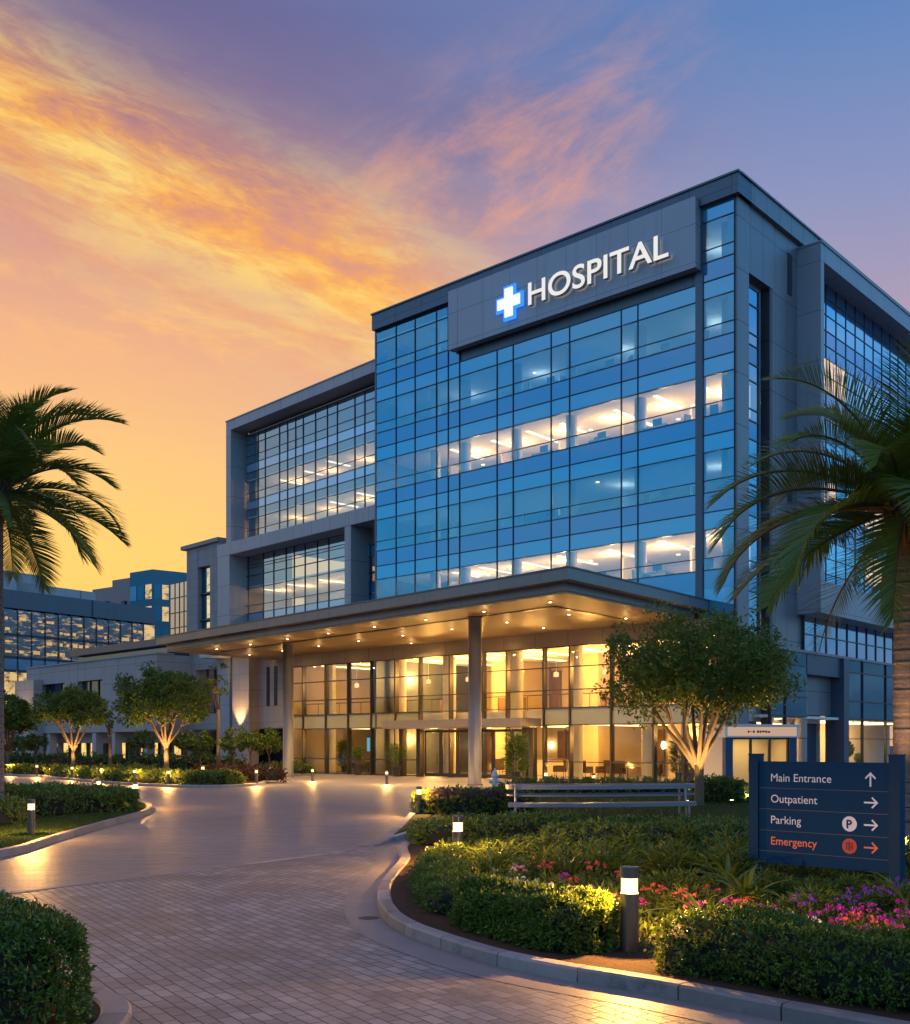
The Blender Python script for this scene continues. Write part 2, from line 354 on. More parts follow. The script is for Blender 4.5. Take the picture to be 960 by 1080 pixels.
def facade(root, pl, us, sills, vis, tr, sp, gm, tm, sm, fm, fw=0.036, lo=None, mid=0.62, skip=lambda i, j: False, blinds=None):
    """one window (glass, transom light, frame) and one spandrel for every bay of every floor"""
    for j, s in enumerate(sills):
        for i in range(len(us) - 1):
            if skip(i, j): continue
            a, b = us[i], us[i + 1]
            if a > b: a, b = b, a
            w = MB(); tl = [random.uniform(-0.008, 0.008) for _ in range(6)]; w.add([pl.P(a, s, tl[0]), pl.P(b, s, tl[1]), pl.P(b, s + mid, tl[2]), pl.P(a, s + mid, tl[3])], [(0, 1, 2, 3)]); w.add([pl.P(a, s + mid, tl[3]), pl.P(b, s + mid, tl[2]), pl.P(b, s + vis, tl[4]), pl.P(a, s + vis, tl[5])], [(0, 1, 2, 3)]); w.pquad(pl, a, b, s + vis, s + vis + tr, 0.004, 1)
            wo_ = w.build('window', [gm, tm], root)
            f = MB()
            f.pbox(pl, a - fw / 2, a + fw / 2, s - sp, s + vis + tr, -0.06, 0.06)
            f.pbox(pl, a + fw / 2, b - fw / 2, s - 0.024, s + 0.024, -0.05, 0.04)
            f.pbox(pl, a + fw / 2, b - fw / 2, s + vis - 0.02, s + vis + 0.02, -0.05, 0.05)
            f.pbox(pl, a + fw / 2, b - fw / 2, s + vis + tr - 0.024, s + vis + tr + 0.024, -0.05, 0.05)
            if (b - a) > 0.5: f.pbox(pl, a + fw / 2, b - fw / 2, s + mid - 0.02, s + mid + 0.02, -0.04, 0.04)
            f.build('frame', fm, wo_)
            if blinds is not None and j in (1, 3) and random.random() < 0.34:
                hb = vis * random.choice((0.18, 0.3, 0.45, 0.7)); q = MB(); q.pbox(pl, a + fw, b - fw, s + vis - hb, s + vis - 0.02, -0.16, -0.14); q.build('roller_blind', blinds, root)
            if sp > 0:
                q = MB(); q.pquad(pl, a, b, s - sp, s, 0.002); q.build('spandrel_panel', sm, root)

# ================================================================ the tower
z_of = lambda y: PF.z(734, y)
s3, s2, s1 = z_of(442), z_of(522), z_of(603)
PITCH = (s3 - s1) / 2
SILL = [s1, s2, s3, s3 + PITCH]; VIS, TRN = PITCH * 0.525, PITCH * 0.225; SPN = PITCH - VIS - TRN
tower = thing('hospital_tower', 'tall blue glass main hospital block with dark roof band and grey sign panel', 'building', (CO.x, CO.y, 0))
us = pix_u(PF, 397.5, 418, 438, 460.6, 473, 485, 524.5, 541.5, 581.5, 601, 655.5, 673, 734.5)
blindm = mat_plain('blind_fabric', (0.42, 0.46, 0.48), 0.8, 0, 0.08)
random.seed(3)
facade(tower, PF, us, SILL, VIS, TRN, SPN, glass, tran, span, mull, blinds=blindm)
uc = pix_u(PF, 742, 775)
facade(tower, PF, uc, SILL + [SILL[-1] + PITCH], VIS, TRN, SPN, glass, tran, span, mull)
topz = SILL[-1] + PITCH - SPN
facade(tower, PF, us[:6], [SILL[-1] + PITCH], VIS, ZR - 1.0 - (SILL[-1] + PITCH + VIS), SPN, glass, glass, span, mull)
low = MB()                                          # glass strip just above the canopy
m_ = MB()
for a, b in list(zip(us[:-1], us[1:])) + [tuple(uc)]:
    a, b = min(a, b), max(a, b); low.pquad(PF, a, b, 8.3, s1 - SPN, 0.0); m_.pbox(PF, a - 0.035, a + 0.035, 8.3, s1 - SPN, -0.06, 0.06)
low.build('spandrel_panel', tran, tower); m_.build('frame', mull, tower)
ua, ub = PF.u(740), PF.u(480)
pz0, pz1 = PF.z(610, 329), PF.z(610, 262) + 0.05
w = MB()
w.pbox(PF, PF.u(742), PF.u(734.5), 8.3, ZR - 1.0, -0.3, 0.10); w.build('pier', steel, tower)
w = MB(); w.pbox(PF, PF.u(734.5), us[5], topz, ZR - 1.0, -0.3, -0.05); w.build('wall', steel, tower)
w = MB()
w.pbox(PF, -0.25, TW + 0.12, ZR - 1.0, ZR, -1.2, 0.30); w.pbox(PF, -0.30, TW + 0.17, ZR, ZR + 0.10, -1.2, 0.38)
w.build('roof_band', steel, tower)
w = MB(); w.pbox(PF, ua, ub, pz0, pz1, 0.10, 0.62); w.build('sign_panel', signp, tower)
w = MB(); w.pbox(PF, 0.05, TW, ZR - 0.9, ZR - 0.6, -24, -1.2); w.build('roof', darkm, tower)
w = MB(); w.pbox(PF, TW - 0.02, TW + 0.12, 0, ZR - 1.0, -22, 0.03); w.build('end_wall', steel, tower)
# floors, ceilings, back walls, columns, ceiling strips
for j, s in enumerate([s1 - PITCH] + SILL + [SILL[-1] + PITCH]):
    if j == 0: continue
    w = MB(); w.pbox(PF, 0.5, TW - 0.1, s - 0.75, s - 0.35, -12, -0.12); w.build('floor_slab', slabm, tower)
    w = MB(); w.pbox(PF, 0.5, TW - 0.1, s + VIS + 0.10, s + VIS + 0.22, -11.9, -0.12); w.build('ceiling', ceilm, tower)
    lit = j in (1, 3)
    w = MB(); w.pbox(PF, 0.5, TW - 0.1, s - 0.35, s + VIS + 0.1, -9.2, -9.0)
    for k in range(5): w.pbox(PF, 4.9 + k * 4.6, 5.05 + k * 4.6, s - 0.35, s + VIS + 0.1, -9.0, -4.2)
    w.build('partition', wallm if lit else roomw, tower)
    for k, x in enumerate((533, 591, 664, 479, 447, 757)):
        w = MB(); u = PF.u(x); w.tube([PF.P(u, s - 0.35, -1.1), PF.P(u, s + VIS + 0.1, -1.1)], 0.33, 14, cap=False); w.build('column', concm, tower, True)
    if lit:
        for k in range(7):
            u = 2.6 + k * 3.05 + random.uniform(-.5, .5)
            w = MB(); w.pbox(PF, u - 0.13, u + 0.13, s + VIS + 0.06, s + VIS + 0.098, -random.uniform(3.2, 6.8), -random.uniform(0.8, 1.8)); w.build('ceiling_light', stripm, tower)
        for k in range(9):
            u = 1.6 + k * 2.5
            w = MB(); q = PF.P(u + 0.6 * (k % 2), s + VIS + 0.07, -2.2 - 1.7 * (k % 3)); w.lathe([(0.13, -0.02), (0.13, 0.025)], q, 12); w.build('downlight', stripm, tower)
        for k in range(6): lamp('POINT', PF.P(2.4 + k * 3.5, s + VIS - 0.55, -3.0), 330, (1.0, 0.52, 0.155), 0.15)
    else:
        for k in range(4): lamp('POINT', PF.P(2.8 + k * 6.0, s + VIS - 0.55, -3.2), 34, (0.62, 0.86, 1.0), 0.15)  # bluish fill lamps without fixtures, added so the dim rooms show
        for k in range(4):
            u = (1.2, 3.5, 9.5, 15.0)[k]
            w = MB(); q = PF.P(u, s + VIS + 0.07, -1.6 - 1.2 * (k % 2)); w.lathe([(0.10, -0.02), (0.10, 0.025)], q, 12); w.build('downlight', stripm, tower)
# self-glowing wall slabs paint in room light, seen through the corner bay
for s in (SILL[0], SILL[2], SILL[3] + PITCH):
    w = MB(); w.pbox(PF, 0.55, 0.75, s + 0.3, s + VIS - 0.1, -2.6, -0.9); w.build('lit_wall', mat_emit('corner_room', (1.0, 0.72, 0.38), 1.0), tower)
# right face of the tower: cladding with a tall slot window
a, b = PR.u(789), PR.u(815); zs = PR.z(789, 287)
UE = PR.u(850)
w = MB()
w.pbox(PR, 0.02, a, 0, ZR - 1.0, -0.5, 0.06); w.pbox(PR, b, PR.u(812), 0, ZR - 1.0, -0.5, 0.0); w.pbox(PR, PR.u(812), 26, 3.7, ZR - 1.0, -0.5, 0.0); w.pbox(PR, a, b, zs, ZR - 1.0, -0.5, 0.03)
w.build('wall', steelR, tower)
w = MB(); w.pbox(PR, 0.0, 26, ZR - 1.0, ZR, -1.2, 0.25); w.pbox(PR, 0, 26, ZR, ZR + 0.1, -1.2, 0.33); w.build('roof_band', steelR, tower)
w = MB(); w.pbox(PR, a, b, 0, zs, -1.0, -0.9); w.build('slot_back_wall', mull, tower)
for s in [s1 - PITCH] + SILL:
    w = MB(); w.pquad(PR, a, a + (b - a) * 0.62, s, s + VIS + TRN, -0.32); ww = w.build('window', glassR, tower)
    f = MB()
    for zz in (s, s + 0.6, s + VIS, s + VIS + TRN): f.pbox(PR, a, a + (b - a) * 0.62, zz - 0.03, zz + 0.03, -0.36, -0.28)
    f.pbox(PR, a + (b - a) * 0.62, a + (b - a) * 0.70, s - SPN, s + VIS + TRN, -0.9, -0.26); f.build('frame', mull, ww)
    w = MB(); w.pquad(PR, a, a + (b - a) * 0.62, s - SPN, s, -0.32); w.build('spandrel_panel', span, tower)
for uu, y in ((PR.u(833), 500), (PR.u(833), 280)):
    w = MB(); zz = PR.z(833, y); w.pbox(PR, uu - 0.22, uu + 0.22, zz - 1.6, zz + 0.6, 0.0, 0.05); w.build('louvre', mull, tower)

# ---------------------------------------------------------------- lobby under the canopy (parts of the tower)
LU = pix_u(PF, 310, 320, 344, 367.5, 392, 417.5, 443, 475, 510, 535, 574, 601.6, 645, 690, 722, 757)
LZ = [0.05, 1.05, 3.15, 4.13, 5.15, 6.45, 7.62]
du0, du1 = PF.u(450), PF.u(562)
for i in range(len(LU) - 1):
    a, b = min(LU[i], LU[i + 1]), max(LU[i], LU[i + 1])
    w = MB()
    door = a > min(du0, du1) - 1.2 and b < max(du0, du1) + 1.2
    for k in range(6):
        if k == 2 or (door and k < 2): continue
        w.pquad(PF, a, b, LZ[k], LZ[k + 1], 0)
    ww = w.build('lobby_window', glassL, tower)
    f = MB(); f.pbox(PF, a - 0.05, a + 0.05, 0, 7.62, -0.25, 0.10)
    for k in (0, 1, 2, 3, 4, 5, 6):
        if door and k < 2: continue
        f.pbox(PF, a + 0.05, b - 0.05, LZ[k] - 0.03, LZ[k] + 0.03, -0.08, 0.06)
    f.build('frame', gold, ww)
    if not door:
        w = MB(); w.pquad(PF, a, b, 3.15, 4.13, -0.02); w.build('floor_band', frost, tower)
w = MB(); w.pbox(PF, min(LU) - 0.3, max(LU) + 0.3, 7.65, 8.5, -0.4, 0.16); w.build('header', mat_panel('lobby_header', (0.30, 0.26, 0.22), DL, 2.35, 20, 0.35, 0.3, 0.04), tower)
w = MB(); w.pbox(PF, 0.05, LU[-1], 0, 8.3, -0.9, 0.04); w.build('corner_pier', mat_plain('blue_grey_pier', (0.055, 0.075, 0.11), 0.4, 0.4), tower)
lw_ = MB(); lw_.pbox(PF, 0.5, 36, 0.0, 8.4, -11.2, -11); lw_.pbox(PF, 36, 36.2, 0, 8.4, -11, -0.3)
for k, (u, d) in enumerate([(6.5, 5.5), (12.5, 4.5), (20, 5), (27, 4.5)]): lw_.pbox(PF, u, u + 1.6, 0, 7.8, -11, -d - 1.5)
lw_.build('lobby_wall', mat_plain('lobby_plaster', (0.52, 0.40, 0.24), 0.8, 0, 0.14, 0.5), tower)
w = MB()
for k, u in enumerate((4.2, 8.8, 10.8, 15.6, 18.4, 23, 25.4, 30.5)): w.pbox(PF, u, u + 0.9, 0.0, 3.0, -10.98, -10.9); w.pbox(PF, u + 0.6, u + 1.7, 4.2, 7.2, -10.98, -10.9)
for k in range(26):
    u = 1.5 + k * 1.31; w.pbox(PF, u, u + 0.09, 0.0 if k % 2 else 4.2, 3.1 if k % 2 else 7.4, -10.9, -10.78)
for u in (7.3, 13.3, 21, 28): w.pbox(PF, u - 0.6, u + 0.5, 1.9, 3.0, -7.5, -7.3); w.pbox(PF, u - 2.2, u - 0.2, 4.3, 5.2, -6.8, -6.2)
w.build('wall_panel', mat_plain('walnut_panel', (0.16, 0.09, 0.045), 0.5, 0, 0.25, 4), tower)
w = MB(); w.pbox(PF, 0.5, 36, 3.25, 4.05, -11, -2.2); w.pbox(PF, 0.5, 36, 3.2, 4.1, -2.2, -2.05); w.build('mezzanine', ceilm, tower)
w = MB()
for k in range(30): w.pbox(PF, 1.2 + k * 1.15, 1.23 + k * 1.15, 4.1, 5.0, -2.13, -2.10)
w.pbox(PF, 0.6, 35.8, 5.0, 5.05, -2.16, -2.07); w.build('balustrade', gold, tower)
for k in range(9):
    u = 3.0 + k * 3.6; w = MB(); w.tube([PF.P(u, 7.7, -3.4), PF.P(u, 6.5, -3.4)], 0.012, 5); w.lathe([(0.05, 0.0), (0.16, -0.05), (0.16, -0.3), (0.05, -0.32)], PF.P(u, 6.5, -3.4), 12); w.build('pendant_lamp', mat_emit('pendant_shade', (1.0, 0.66, 0.28), 1.6), tower)
w = MB(); w.pbox(PF, 0.5, 36, 7.75, 7.9, -11, -0.3); w.build('lobby_ceiling', ceilm, tower)
for k, x in enumerate((330, 380, 404, 456, 527, 590, 668)):
    u = PF.u(x); w = MB(); w.tube([PF.P(u, 0, -1.6), PF.P(u, 7.8, -1.6)], 0.42, 18, cap=False); w.build('lobby_column', mat_plain('cream_column', (0.58, 0.52, 0.40), 0.5), tower, True)
lobbyE = mat_emit('lobby_light', (1.0, 0.74, 0.36), 4.0)
for k in range(7):
    for z_, e_ in ((6.6, 760), (2.4, 480)): lamp('POINT', PF.P(3.4 + k * 4.3, z_, -4.2), e_ * (1.0 if k < 4 else 1.6 if k < 6 else 1.0), (1.0, 0.52, 0.13), 0.25)
for k in range(11):
    u = 2.2 + k * 3.1
    w = MB(); w.pbox(PF, u - 0.22, u + 0.22, 7.70, 7.745, -9.5, -1.4); w.build('lobby_light', lobbyE, tower)
    w = MB(); w.pbox(PF, u - 0.15, u + 0.15, 3.20, 3.245, -9.5, -2.6); w.build('lobby_light', lobbyE, tower)
for x in (602, 478, 415):
    w = MB(); q = PF.P(PF.u(x) + 0.5, 2.0, -10.8); w.lathe([(0.05, -0.25), (0.14, -0.12), (0.14, 0.12), (0.05, 0.25)], q, 12); w.build('wall_lamp', mat_emit('wall_lamp', (1, 0.75, 0.4), 14), tower)
# doors
n = 6; dd = (du1 - du0) / n
for k in range(n):
    a, b = sorted((du0 + dd * k, du0 + dd * (k + 1)))
    w = MB()
    for x0, x1, z0, z1 in ((a + 0.02, a + 0.13, 0.03, 2.95), (b - 0.13, b - 0.02, 0.03, 2.95), (a + 0.13, b - 0.13, 0.03, 0.25), (a + 0.13, b - 0.13, 2.80, 2.95)): w.pbox(PF, x0, x1, z0, z1, 0.12, 0.20)
    d_ = w.build('door', gold, tower)
    g = MB(); g.pquad(PF, a + 0.13, b - 0.13, 0.25, 2.80, 0.16); g.build('pane', glassL, d_)
    h = MB(); hx = b - 0.24 if k % 2 else a + 0.24; h.tube([PF.P(hx, 0.8, 0.27), PF.P(hx, 1.5, 0.27)], 0.025, 8); h.pbox(PF, hx - 0.01, hx + 0.01, 0.9, 0.93, 0.20, 0.26); h.pbox(PF, hx - 0.01, hx + 0.01, 1.37, 1.4, 0.20, 0.26); h.build('handle', mull, d_)
w = MB(); qa, qb = sorted((PF.u(426), PF.u(572))); w.pbox(PF, qa, qb, 3.05, 3.55, 0.1, 2.0); w.build('door_canopy', mat_plain('door_canopy', (0.24, 0.20, 0.17), 0.4, 0.3), tower)
for u in (qa + 0.2, qb - 0.5, du0, du1):
    w = MB(); w.pbox(PF, u, u + 0.32, 0, 3.04, 0.22, 0.62); w.build('door_pier', gold, tower)

# ================================================================ the roof sign
sg = thing('hospital_sign', 'lit white HOSPITAL lettering and white cross with blue edge high on the grey panel', 'sign', tuple(PF.P(PF.u(610), pz0, 0.62)))
def font_mesh(txt, size, extrude, bold=0.0):
    c = bpy.data.curves.new('text', 'FONT'); c.body = txt; c.size = size; c.extrude = extrude; c.offset = bold; c.resolution_u = 6
    o = bpy.data.objects.new('text', c); COL.objects.link(o)
    dg = bpy.context.evaluated_depsgraph_get(); me = bpy.data.meshes.new_from_object(o.evaluated_get(dg))
    v = [tuple(p.co) for p in me.vertices]; f = [tuple(p.vertices) for p in me.polygons]
    bpy.data.objects.remove(o); bpy.data.curves.remove(c); bpy.data.meshes.remove(me)
    return v, f
def islands(v, f):
    par = list(range(len(v)))
    def fd(i):
        while par[i] != i: par[i] = par[par[i]]; i = par[i]
        return i
    # weld by xy position so that front, back and rim count as one letter
    key = {}
    for i, p in enumerate(v):
        k = (round(p[0], 4), round(p[1], 4))
        if k in key: par[fd(i)] = fd(key[k])
        else: key[k] = i
    for q in f:
        for i in q[1:]: par[fd(i)] = fd(q[0])
    gr = {}
    for q in f: gr.setdefault(fd(q[0]), []).append(q)
    out = []
    for fs in gr.values():
        ids = sorted({i for q in fs for i in q}); mp = {i: k for k, i in enumerate(ids)}
        out.append(([v[i] for i in ids], [tuple(mp[i] for i in q) for q in fs]))
    return sorted(out, key=lambda t: min(p[0] for p in t[0]))
def on_plane(pl, v, u0, z0, su, sz, o, flip=1):
    return [tuple(pl.P(u0 + flip * p[0] * su, z0 + p[1] * sz, o + p[2])) for p in v]
letterm = mat_emit('letter_face', (0.86, 0.84, 0.80), 1.0)
lettersd = mat_plain('letter_return', (0.55, 0.54, 0.52), 0.4)
v, f = font_mesh('HOSPITAL', 1.0, 0.13, 0.012)
x0, x1 = min(p[0] for p in v), max(p[0] for p in v); hh = max(p[1] for p in v if p[1] < 0.9)
PSG = PF.shift(0.85); uA, uB = PSG.u(558.5), PSG.u(706.5); zb = PSG.z(634, 296.0); zt = PSG.z(634, 270.5)   # H left edge, L right edge, base and top at mid-word
su = abs(uB - uA) / (x1 - x0); szz = (zt - zb) / 0.727
for lv, lf in islands(v, f):
    pts = on_plane(PF, [(p[0] - x0, p[1], p[2] + 0.13 / 1) for p in lv], uA, zb, su, szz, 0.72, -1)
    b = MB(); b.add(pts, lf)
    o = b.build('letter', [letterm, lettersd], sg)
    for p in o.data.polygons: p.material_index = 0 if abs(p.normal.x * PF.n.x + p.normal.y * PF.n.y) > 0.8 else 1
ucx, zc = PSG.u(536.5), PSG.z(536.5, 318.5)
def cross(r, t, o0, o1):
    b = MB(); b.pbox(PF, ucx - t, ucx + t, zc - r, zc + r, o0, o1); b.pbox(PF, ucx - r, ucx - t, zc - t, zc + t, o0, o1); b.pbox(PF, ucx + t, ucx + r, zc - t, zc + t, o0, o1); return b
cr = cross(1.0, 0.43, 0.66, 0.80).build('cross_border', mat_emit('blue_glow', (0.03, 0.22, 1.0), 1.6), sg)
cross(0.83, 0.29, 0.80, 0.90).build('cross_face', mat_emit('white_glow', (0.85, 0.92, 1.0), 1.15), sg)
lamp('POINT', PF.P(ucx, zc, 1.5), 5, (0.15, 0.45, 1.0), 0.5)

# ================================================================ the left wing
wing = thing('hospital_wing', 'grey framed hospital wing with glazed upper box, left of the blue tower', 'building', tuple(PW.P(10, 0)))
WL = PW.u(238.5); zt = 28.1; zl = PW.z(300, 563)
zl0, zl1 = 17.2, 18.2
w = MB()
w.pbox(PW, -0.5, WL, zt - 0.75, zt, -1.6, 0.0); w.pbox(PW, -0.5, WL + 0.04, zt, zt + 0.08, -1.6, 0.06)
w.build('roof_frame', grey, wing)
w = MB(); w.pbox(PW, -0.5, WL, zt - 0.4, zt - 0.1, -20, -1.6); w.build('roof', darkm, wing)
ja = PW.u(243.5)
w = MB(); w.pbox(PW, ja, WL, zl1, zt - 0.75, -20, 0.0); w.build('end_wall', grey, wing)
w = MB(); w.pbox(PW, -0.5, PW.u(233), zl0, zl1, -1.6, 0.35); w.build('ledge', grey, wing)
jb = PW.u(246)
w = MB(); w.pbox(PW, jb, PW.u(233.5), 0, zl0, -1.6, 0.35); w.build('jamb', grey, wing)
pa, pb = PW.u(374), PW.u(367.5)
w = MB(); w.pbox(PW, pa, pb, 8.0, zl0, -1.6, 0.33); w.build('pier', grey, wing)
w = MB(); w.pbox(PW, 0, pa, 8, zl0, -3.2, -3.0); w.build('recess_wall', darkm, wing)
PG = PW.shift(-1.25)
ws = [18.65, 21.65, 24.65]
ug = pix_u(PG, 398, 385, 374.5, 356, 345.5, 333, 320, 312, 303.5, 295, 280, 272.5, 260.5)
facade(wing, PG, ug, ws, 1.55, 0.75, 0.7, glassW, glassW, spanW, mull, 0.04)
ug2 = pix_u(PG, 366, 347, 335, 322, 310.5, 302, 289, 278, 262, 250)
facade(wing, PG, ug2, [12.6], 2.0, 1.0, 1.15, glassW, glassW, spanW, mull, 0.04)
facade(wing, PG, ug2, [15.62], 0.85, 0.72, 0.0, glassW, glassW, spanW, mull, 0.04)
facade(wing, PG, ug2, [9.4], 1.3, 0.75, 0.9, glassW, glassW, spanW, mull, 0.04)
facade(wing, PG, pix_u(PG, 398, 391, 382), [10.0, 13.4], 1.8, 0.8, 0.75, glassW, tran, span, mull, 0.08)
# glass returns beside the jambs
w = MB(); w.pbox(PG, ug[-1], PW.u(252.5), zl1, zt - 0.75, -0.3, -0.2); w.pbox(PG, ug2[-1], jb, 8, zl0, -0.3, -0.2); w.build('side_panel', mat_spandrel('teal_side', (0.02, 0.10, 0.14), (0.4, 0.6, 0.7), 0.3), wing)
for j, (s, v_) in enumerate([(18.65, 1.55), (21.65, 1.55), (24.65, 2.3), (12.6, 2.0), (9.4, 1.3)]):
    ue = ug[-1] if j < 3 else ug2[-1]; ub_ = -0.5 if j < 3 else ug2[0]
    w = MB(); w.pbox(PG, ub_, ue, s - 0.55, s - 0.25, -8, -0.1); w.build('floor_slab', slabm, wing)
    w = MB(); w.pbox(PG, ub_, ue, s + v_ + 0.05, s + v_ + 0.2, -8, -0.1); w.build('ceiling', ceilm, wing)
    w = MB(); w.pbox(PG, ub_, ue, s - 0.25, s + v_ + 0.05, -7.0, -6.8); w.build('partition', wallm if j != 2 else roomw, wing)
    if j != 2:
        for k in range(4): lamp('POINT', PG.P(ub_ + 2.2 + k * (ue - ub_ - 3) / 3.6, s + v_ - 0.5, -2.6), 130, (1.0, 0.54, 0.17), 0.15)
        for k in range(5):
            if (j + k * 2) % 5 in (1, 3): continue
            u = ub_ + 1.6 + k * 3.6
            if u > ue - 0.5: continue
            w = MB(); w.pbox(PG, u - 0.12, u + 0.12, s + v_ + 0.0, s + v_ + 0.045, -random.uniform(2.6, 4.6), -random.uniform(0.7, 1.4)); w.build('ceiling_light', stripW, wing)
# masonry base of the wing behind the canopy
ux0, ux1 = PW.u(197.5), PW.u(311)
zb0 = 3.3
wz = (4.6, 8.3)
wa, wb = PW.u(256), PW.u(206)
w = MB()
w.pbox(PW, ux1, wa, zb0, zl0 - 6.5, -1.0, 0.0); w.pbox(PW, wa, wb, wz[1], 10.7, -1.0, -0.03); w.pbox(PW, wa, wb, zb0, wz[0], -1.0, -0.03); w.pbox(PW, wb, ux0, zb0, 10.7, -1.0, 0.0)
w.build('base_wall', stone, wing)
nW = 6; dw = (wb - wa) / nW
for k in range(nW):
    a, b = sorted((wa + dw * k, wa + dw * (k + 1)))
    w = MB(); w.pquad(PW, a, b, wz[0], wz[1], -0.45); ww = w.build('base_window', glassW, wing)
    f = MB(); f.pbox(PW, a - 0.05, a + 0.05, wz[0], wz[1], -0.55, -0.35); f.build('frame', mull, ww)
w = MB(); w.pbox(PW, wa, wb, wz[0], wz[1], -4.0, -3.8); w.build('base_partition', wallm, wing)
for k in range(2):
    w = MB(); u = wa + dw * (1.2 + k * 2.2); w.pbox(PW, u, u - 0.6, wz[0] + 0.3, wz[1] - 1.2, -3.78, -3.7); w.build('lit_wall', mat_emit('base_room', (1.0, 0.62, 0.2), 2.2), wing)  # wall slab glows by itself to paint in the room light
w = MB(); w.pbox(PW, PW.u(302), PW.u(231), 9.0, 9.75, 0.0, 1.8); w.build('balcony_slab', mat_plain('white_slab', (0.42, 0.44, 0.48), 0.5), wing)
for (xa, xb) in ((255.5, 273),):
    w = MB(); w.pbox(PW, PW.u(xb), PW.u(xa), 0, 9.0, 0.0, 0.9); w.build('pilaster', stone, wing)
    lamp('SPOT', PW.P(PW.u((xa + xb) / 2), 3.0, 1.5), 1500, WARM, 0.12, PW.P(PW.u((xa + xb) / 2), 9.0, 0.85), 75)
for x in (283, 291):
    w = MB(); u = PW.u(x); w.pbox(PW, u - 0.2, u + 0.2, 5.0, 8.0, 0.0, 0.03); w.build('slit_window', darkm, wing)
w = MB(); w.pbox(PW, ux1, ux0, 0, zb0, -2.6, -2.4); w.build('ground_floor_wall', darkm, wing)
# stair tower with slit windows
st = thing('stair_tower', 'grey stone stair tower with tall slit window, at the far left end of the wing', 'building', tuple(PW.P(PW.u(215), 0)))
a, b = PW.u(233), PW.u(197.5); zt2 = 18.6
sa, sb_ = PW.u(222), PW.u(209)
w = MB(); w.pbox(PW, a, sa, 10.7, zt2, -7, 0.05); w.pbox(PW, sb_, b, 10.7, zt2, -7, 0.05); w.pbox(PW, sa, sb_, 16.9, zt2, -7, 0.02); w.pbox(PW, sa, sb_, 9.6, 10.9, -7, 0.02); w.build('wall', stoneD, st)
w = MB(); w.pbox(PW, a, b + 0.6, zt2, zt2 + 0.32, -7.2, 0.3); w.build('roof', stoneD, st)
lp = mat_litpane('stair_lit', (1.0, 0.72, 0.32), 1.3, (0.3, 0.5, 0.7), 0.35, 0.9)
for z0, z1 in ((10.9, 12.3), (12.5, 14.5), (14.7, 16.8)):
    w = MB(); w.pquad(PW, sa, sb_, z0, z1, -0.35); q = w.build('window', spanT, st)
    w = MB(); w.pquad(PW, sa + 0.25, (sa + sb_) / 2 + 0.15, z0 + 0.1, z1 - 0.05, -0.345); w.build('pane', lp, q)
    f = MB(); f.pbox(PW, sa, sb_, z0 - 0.1, z0, -0.4, -0.2); f.build('frame', mull, q)
# pale glazed annex left of the stair tower
an = thing('glazed_annex', 'small pale glazed annex reflecting the sunset beside the stair tower', 'building', tuple(PW.P(PW.u(190), 0, -2)))
PA = PW.shift(-2.0)
a, b = PA.u(199), PA.u(180); za = PA.z(190, 614)
annm = mat_glass('annex_glass', (0.5, 0.5, 0.5), (0.85, 0.82, 0.8), 0.55, 0.85)
w = MB(); w.pbox(PA, a, b, 0, za, -8, -0.4); w.build('wall', mat_plain('annex_wall', (0.42, 0.36, 0.30), 0.6), an)
for k in range(4):
    for j in range(7):
        z1 = za - j * 1.35; u0 = a + (b - a) * k / 4; u1 = a + (b - a) * (k + 1) / 4
        w = MB(); w.pquad(PA, u0, u1, z1 - 1.35, z1, 0); q = w.build('window', annm, an)
        f = MB(); f.pbox(PA, u0 - 0.04, u0 + 0.04, z1 - 1.35, z1, -0.05, 0.04); f.pbox(PA, u0 + 0.04, u1 - 0.04, z1 - 0.04, z1 + 0.04, -0.05, 0.04); f.build('frame', mull, q)
# ================================================================ entrance canopy
ZC0, ZC1 = 8.45, 9.38
K0 = Vector((ray(600) * 44.2, 44.2)); YL = (ZC1 - EYE) * F / (HZ - 673); K1 = Vector((ray(165) * YL, YL))
e0 = PF.P(PF.u(748), 0, 0.05); K3 = Vector((e0.x, e0.y))
K2 = K1 + (K3 - K0).normalized() * 13.0
def inset(q, d):                                   # shrink the plan quad
    c = []
    for i in range(4):
        a, b, e = q[i - 1], q[i], q[(i + 1) % 4]
        n1 = (b - a).normalized(); n2 = (e - b).normalized()
        l1 = Vector((-n1.y, n1.x)); l2 = Vector((-n2.y, n2.x)); cen = sum(q, Vector((0, 0))) / 4
        if l1.dot(cen - b) < 0: l1 = -l1
        if l2.dot(cen - b) < 0: l2 = -l2
        k = 1 + l1.dot(l2); c.append(b + (l1 + l2) * (d / max(k, 0.2)))
    return c
KQ = [K0, K1, K2, K3]
cano = thing('entrance_canopy', 'wide flat entrance canopy with glowing golden soffit over the driveway', 'canopy', (-4.0, 60, 0))
w = MB(); w.prism(KQ, ZC1 - 0.48, ZC1); w.build('roof_slab', fascm, cano)
w = MB(); w.prism(inset(KQ, -0.05), ZC1, ZC1 + 0.06); w.build('roof_edge', steel, cano)
w = MB(); q = inset(KQ, 0.55); w.prism(q, ZC0 + 0.1, ZC1 - 0.48); w.build('lower_fascia', fascm, cano)
w = MB(); w.prism(inset(KQ, 0.62), ZC0, ZC0 + 0.1); w.build('soffit', soffm, cano)
q1, q2 = inset(KQ, 3.3), inset(KQ, 3.6)
w = MB()
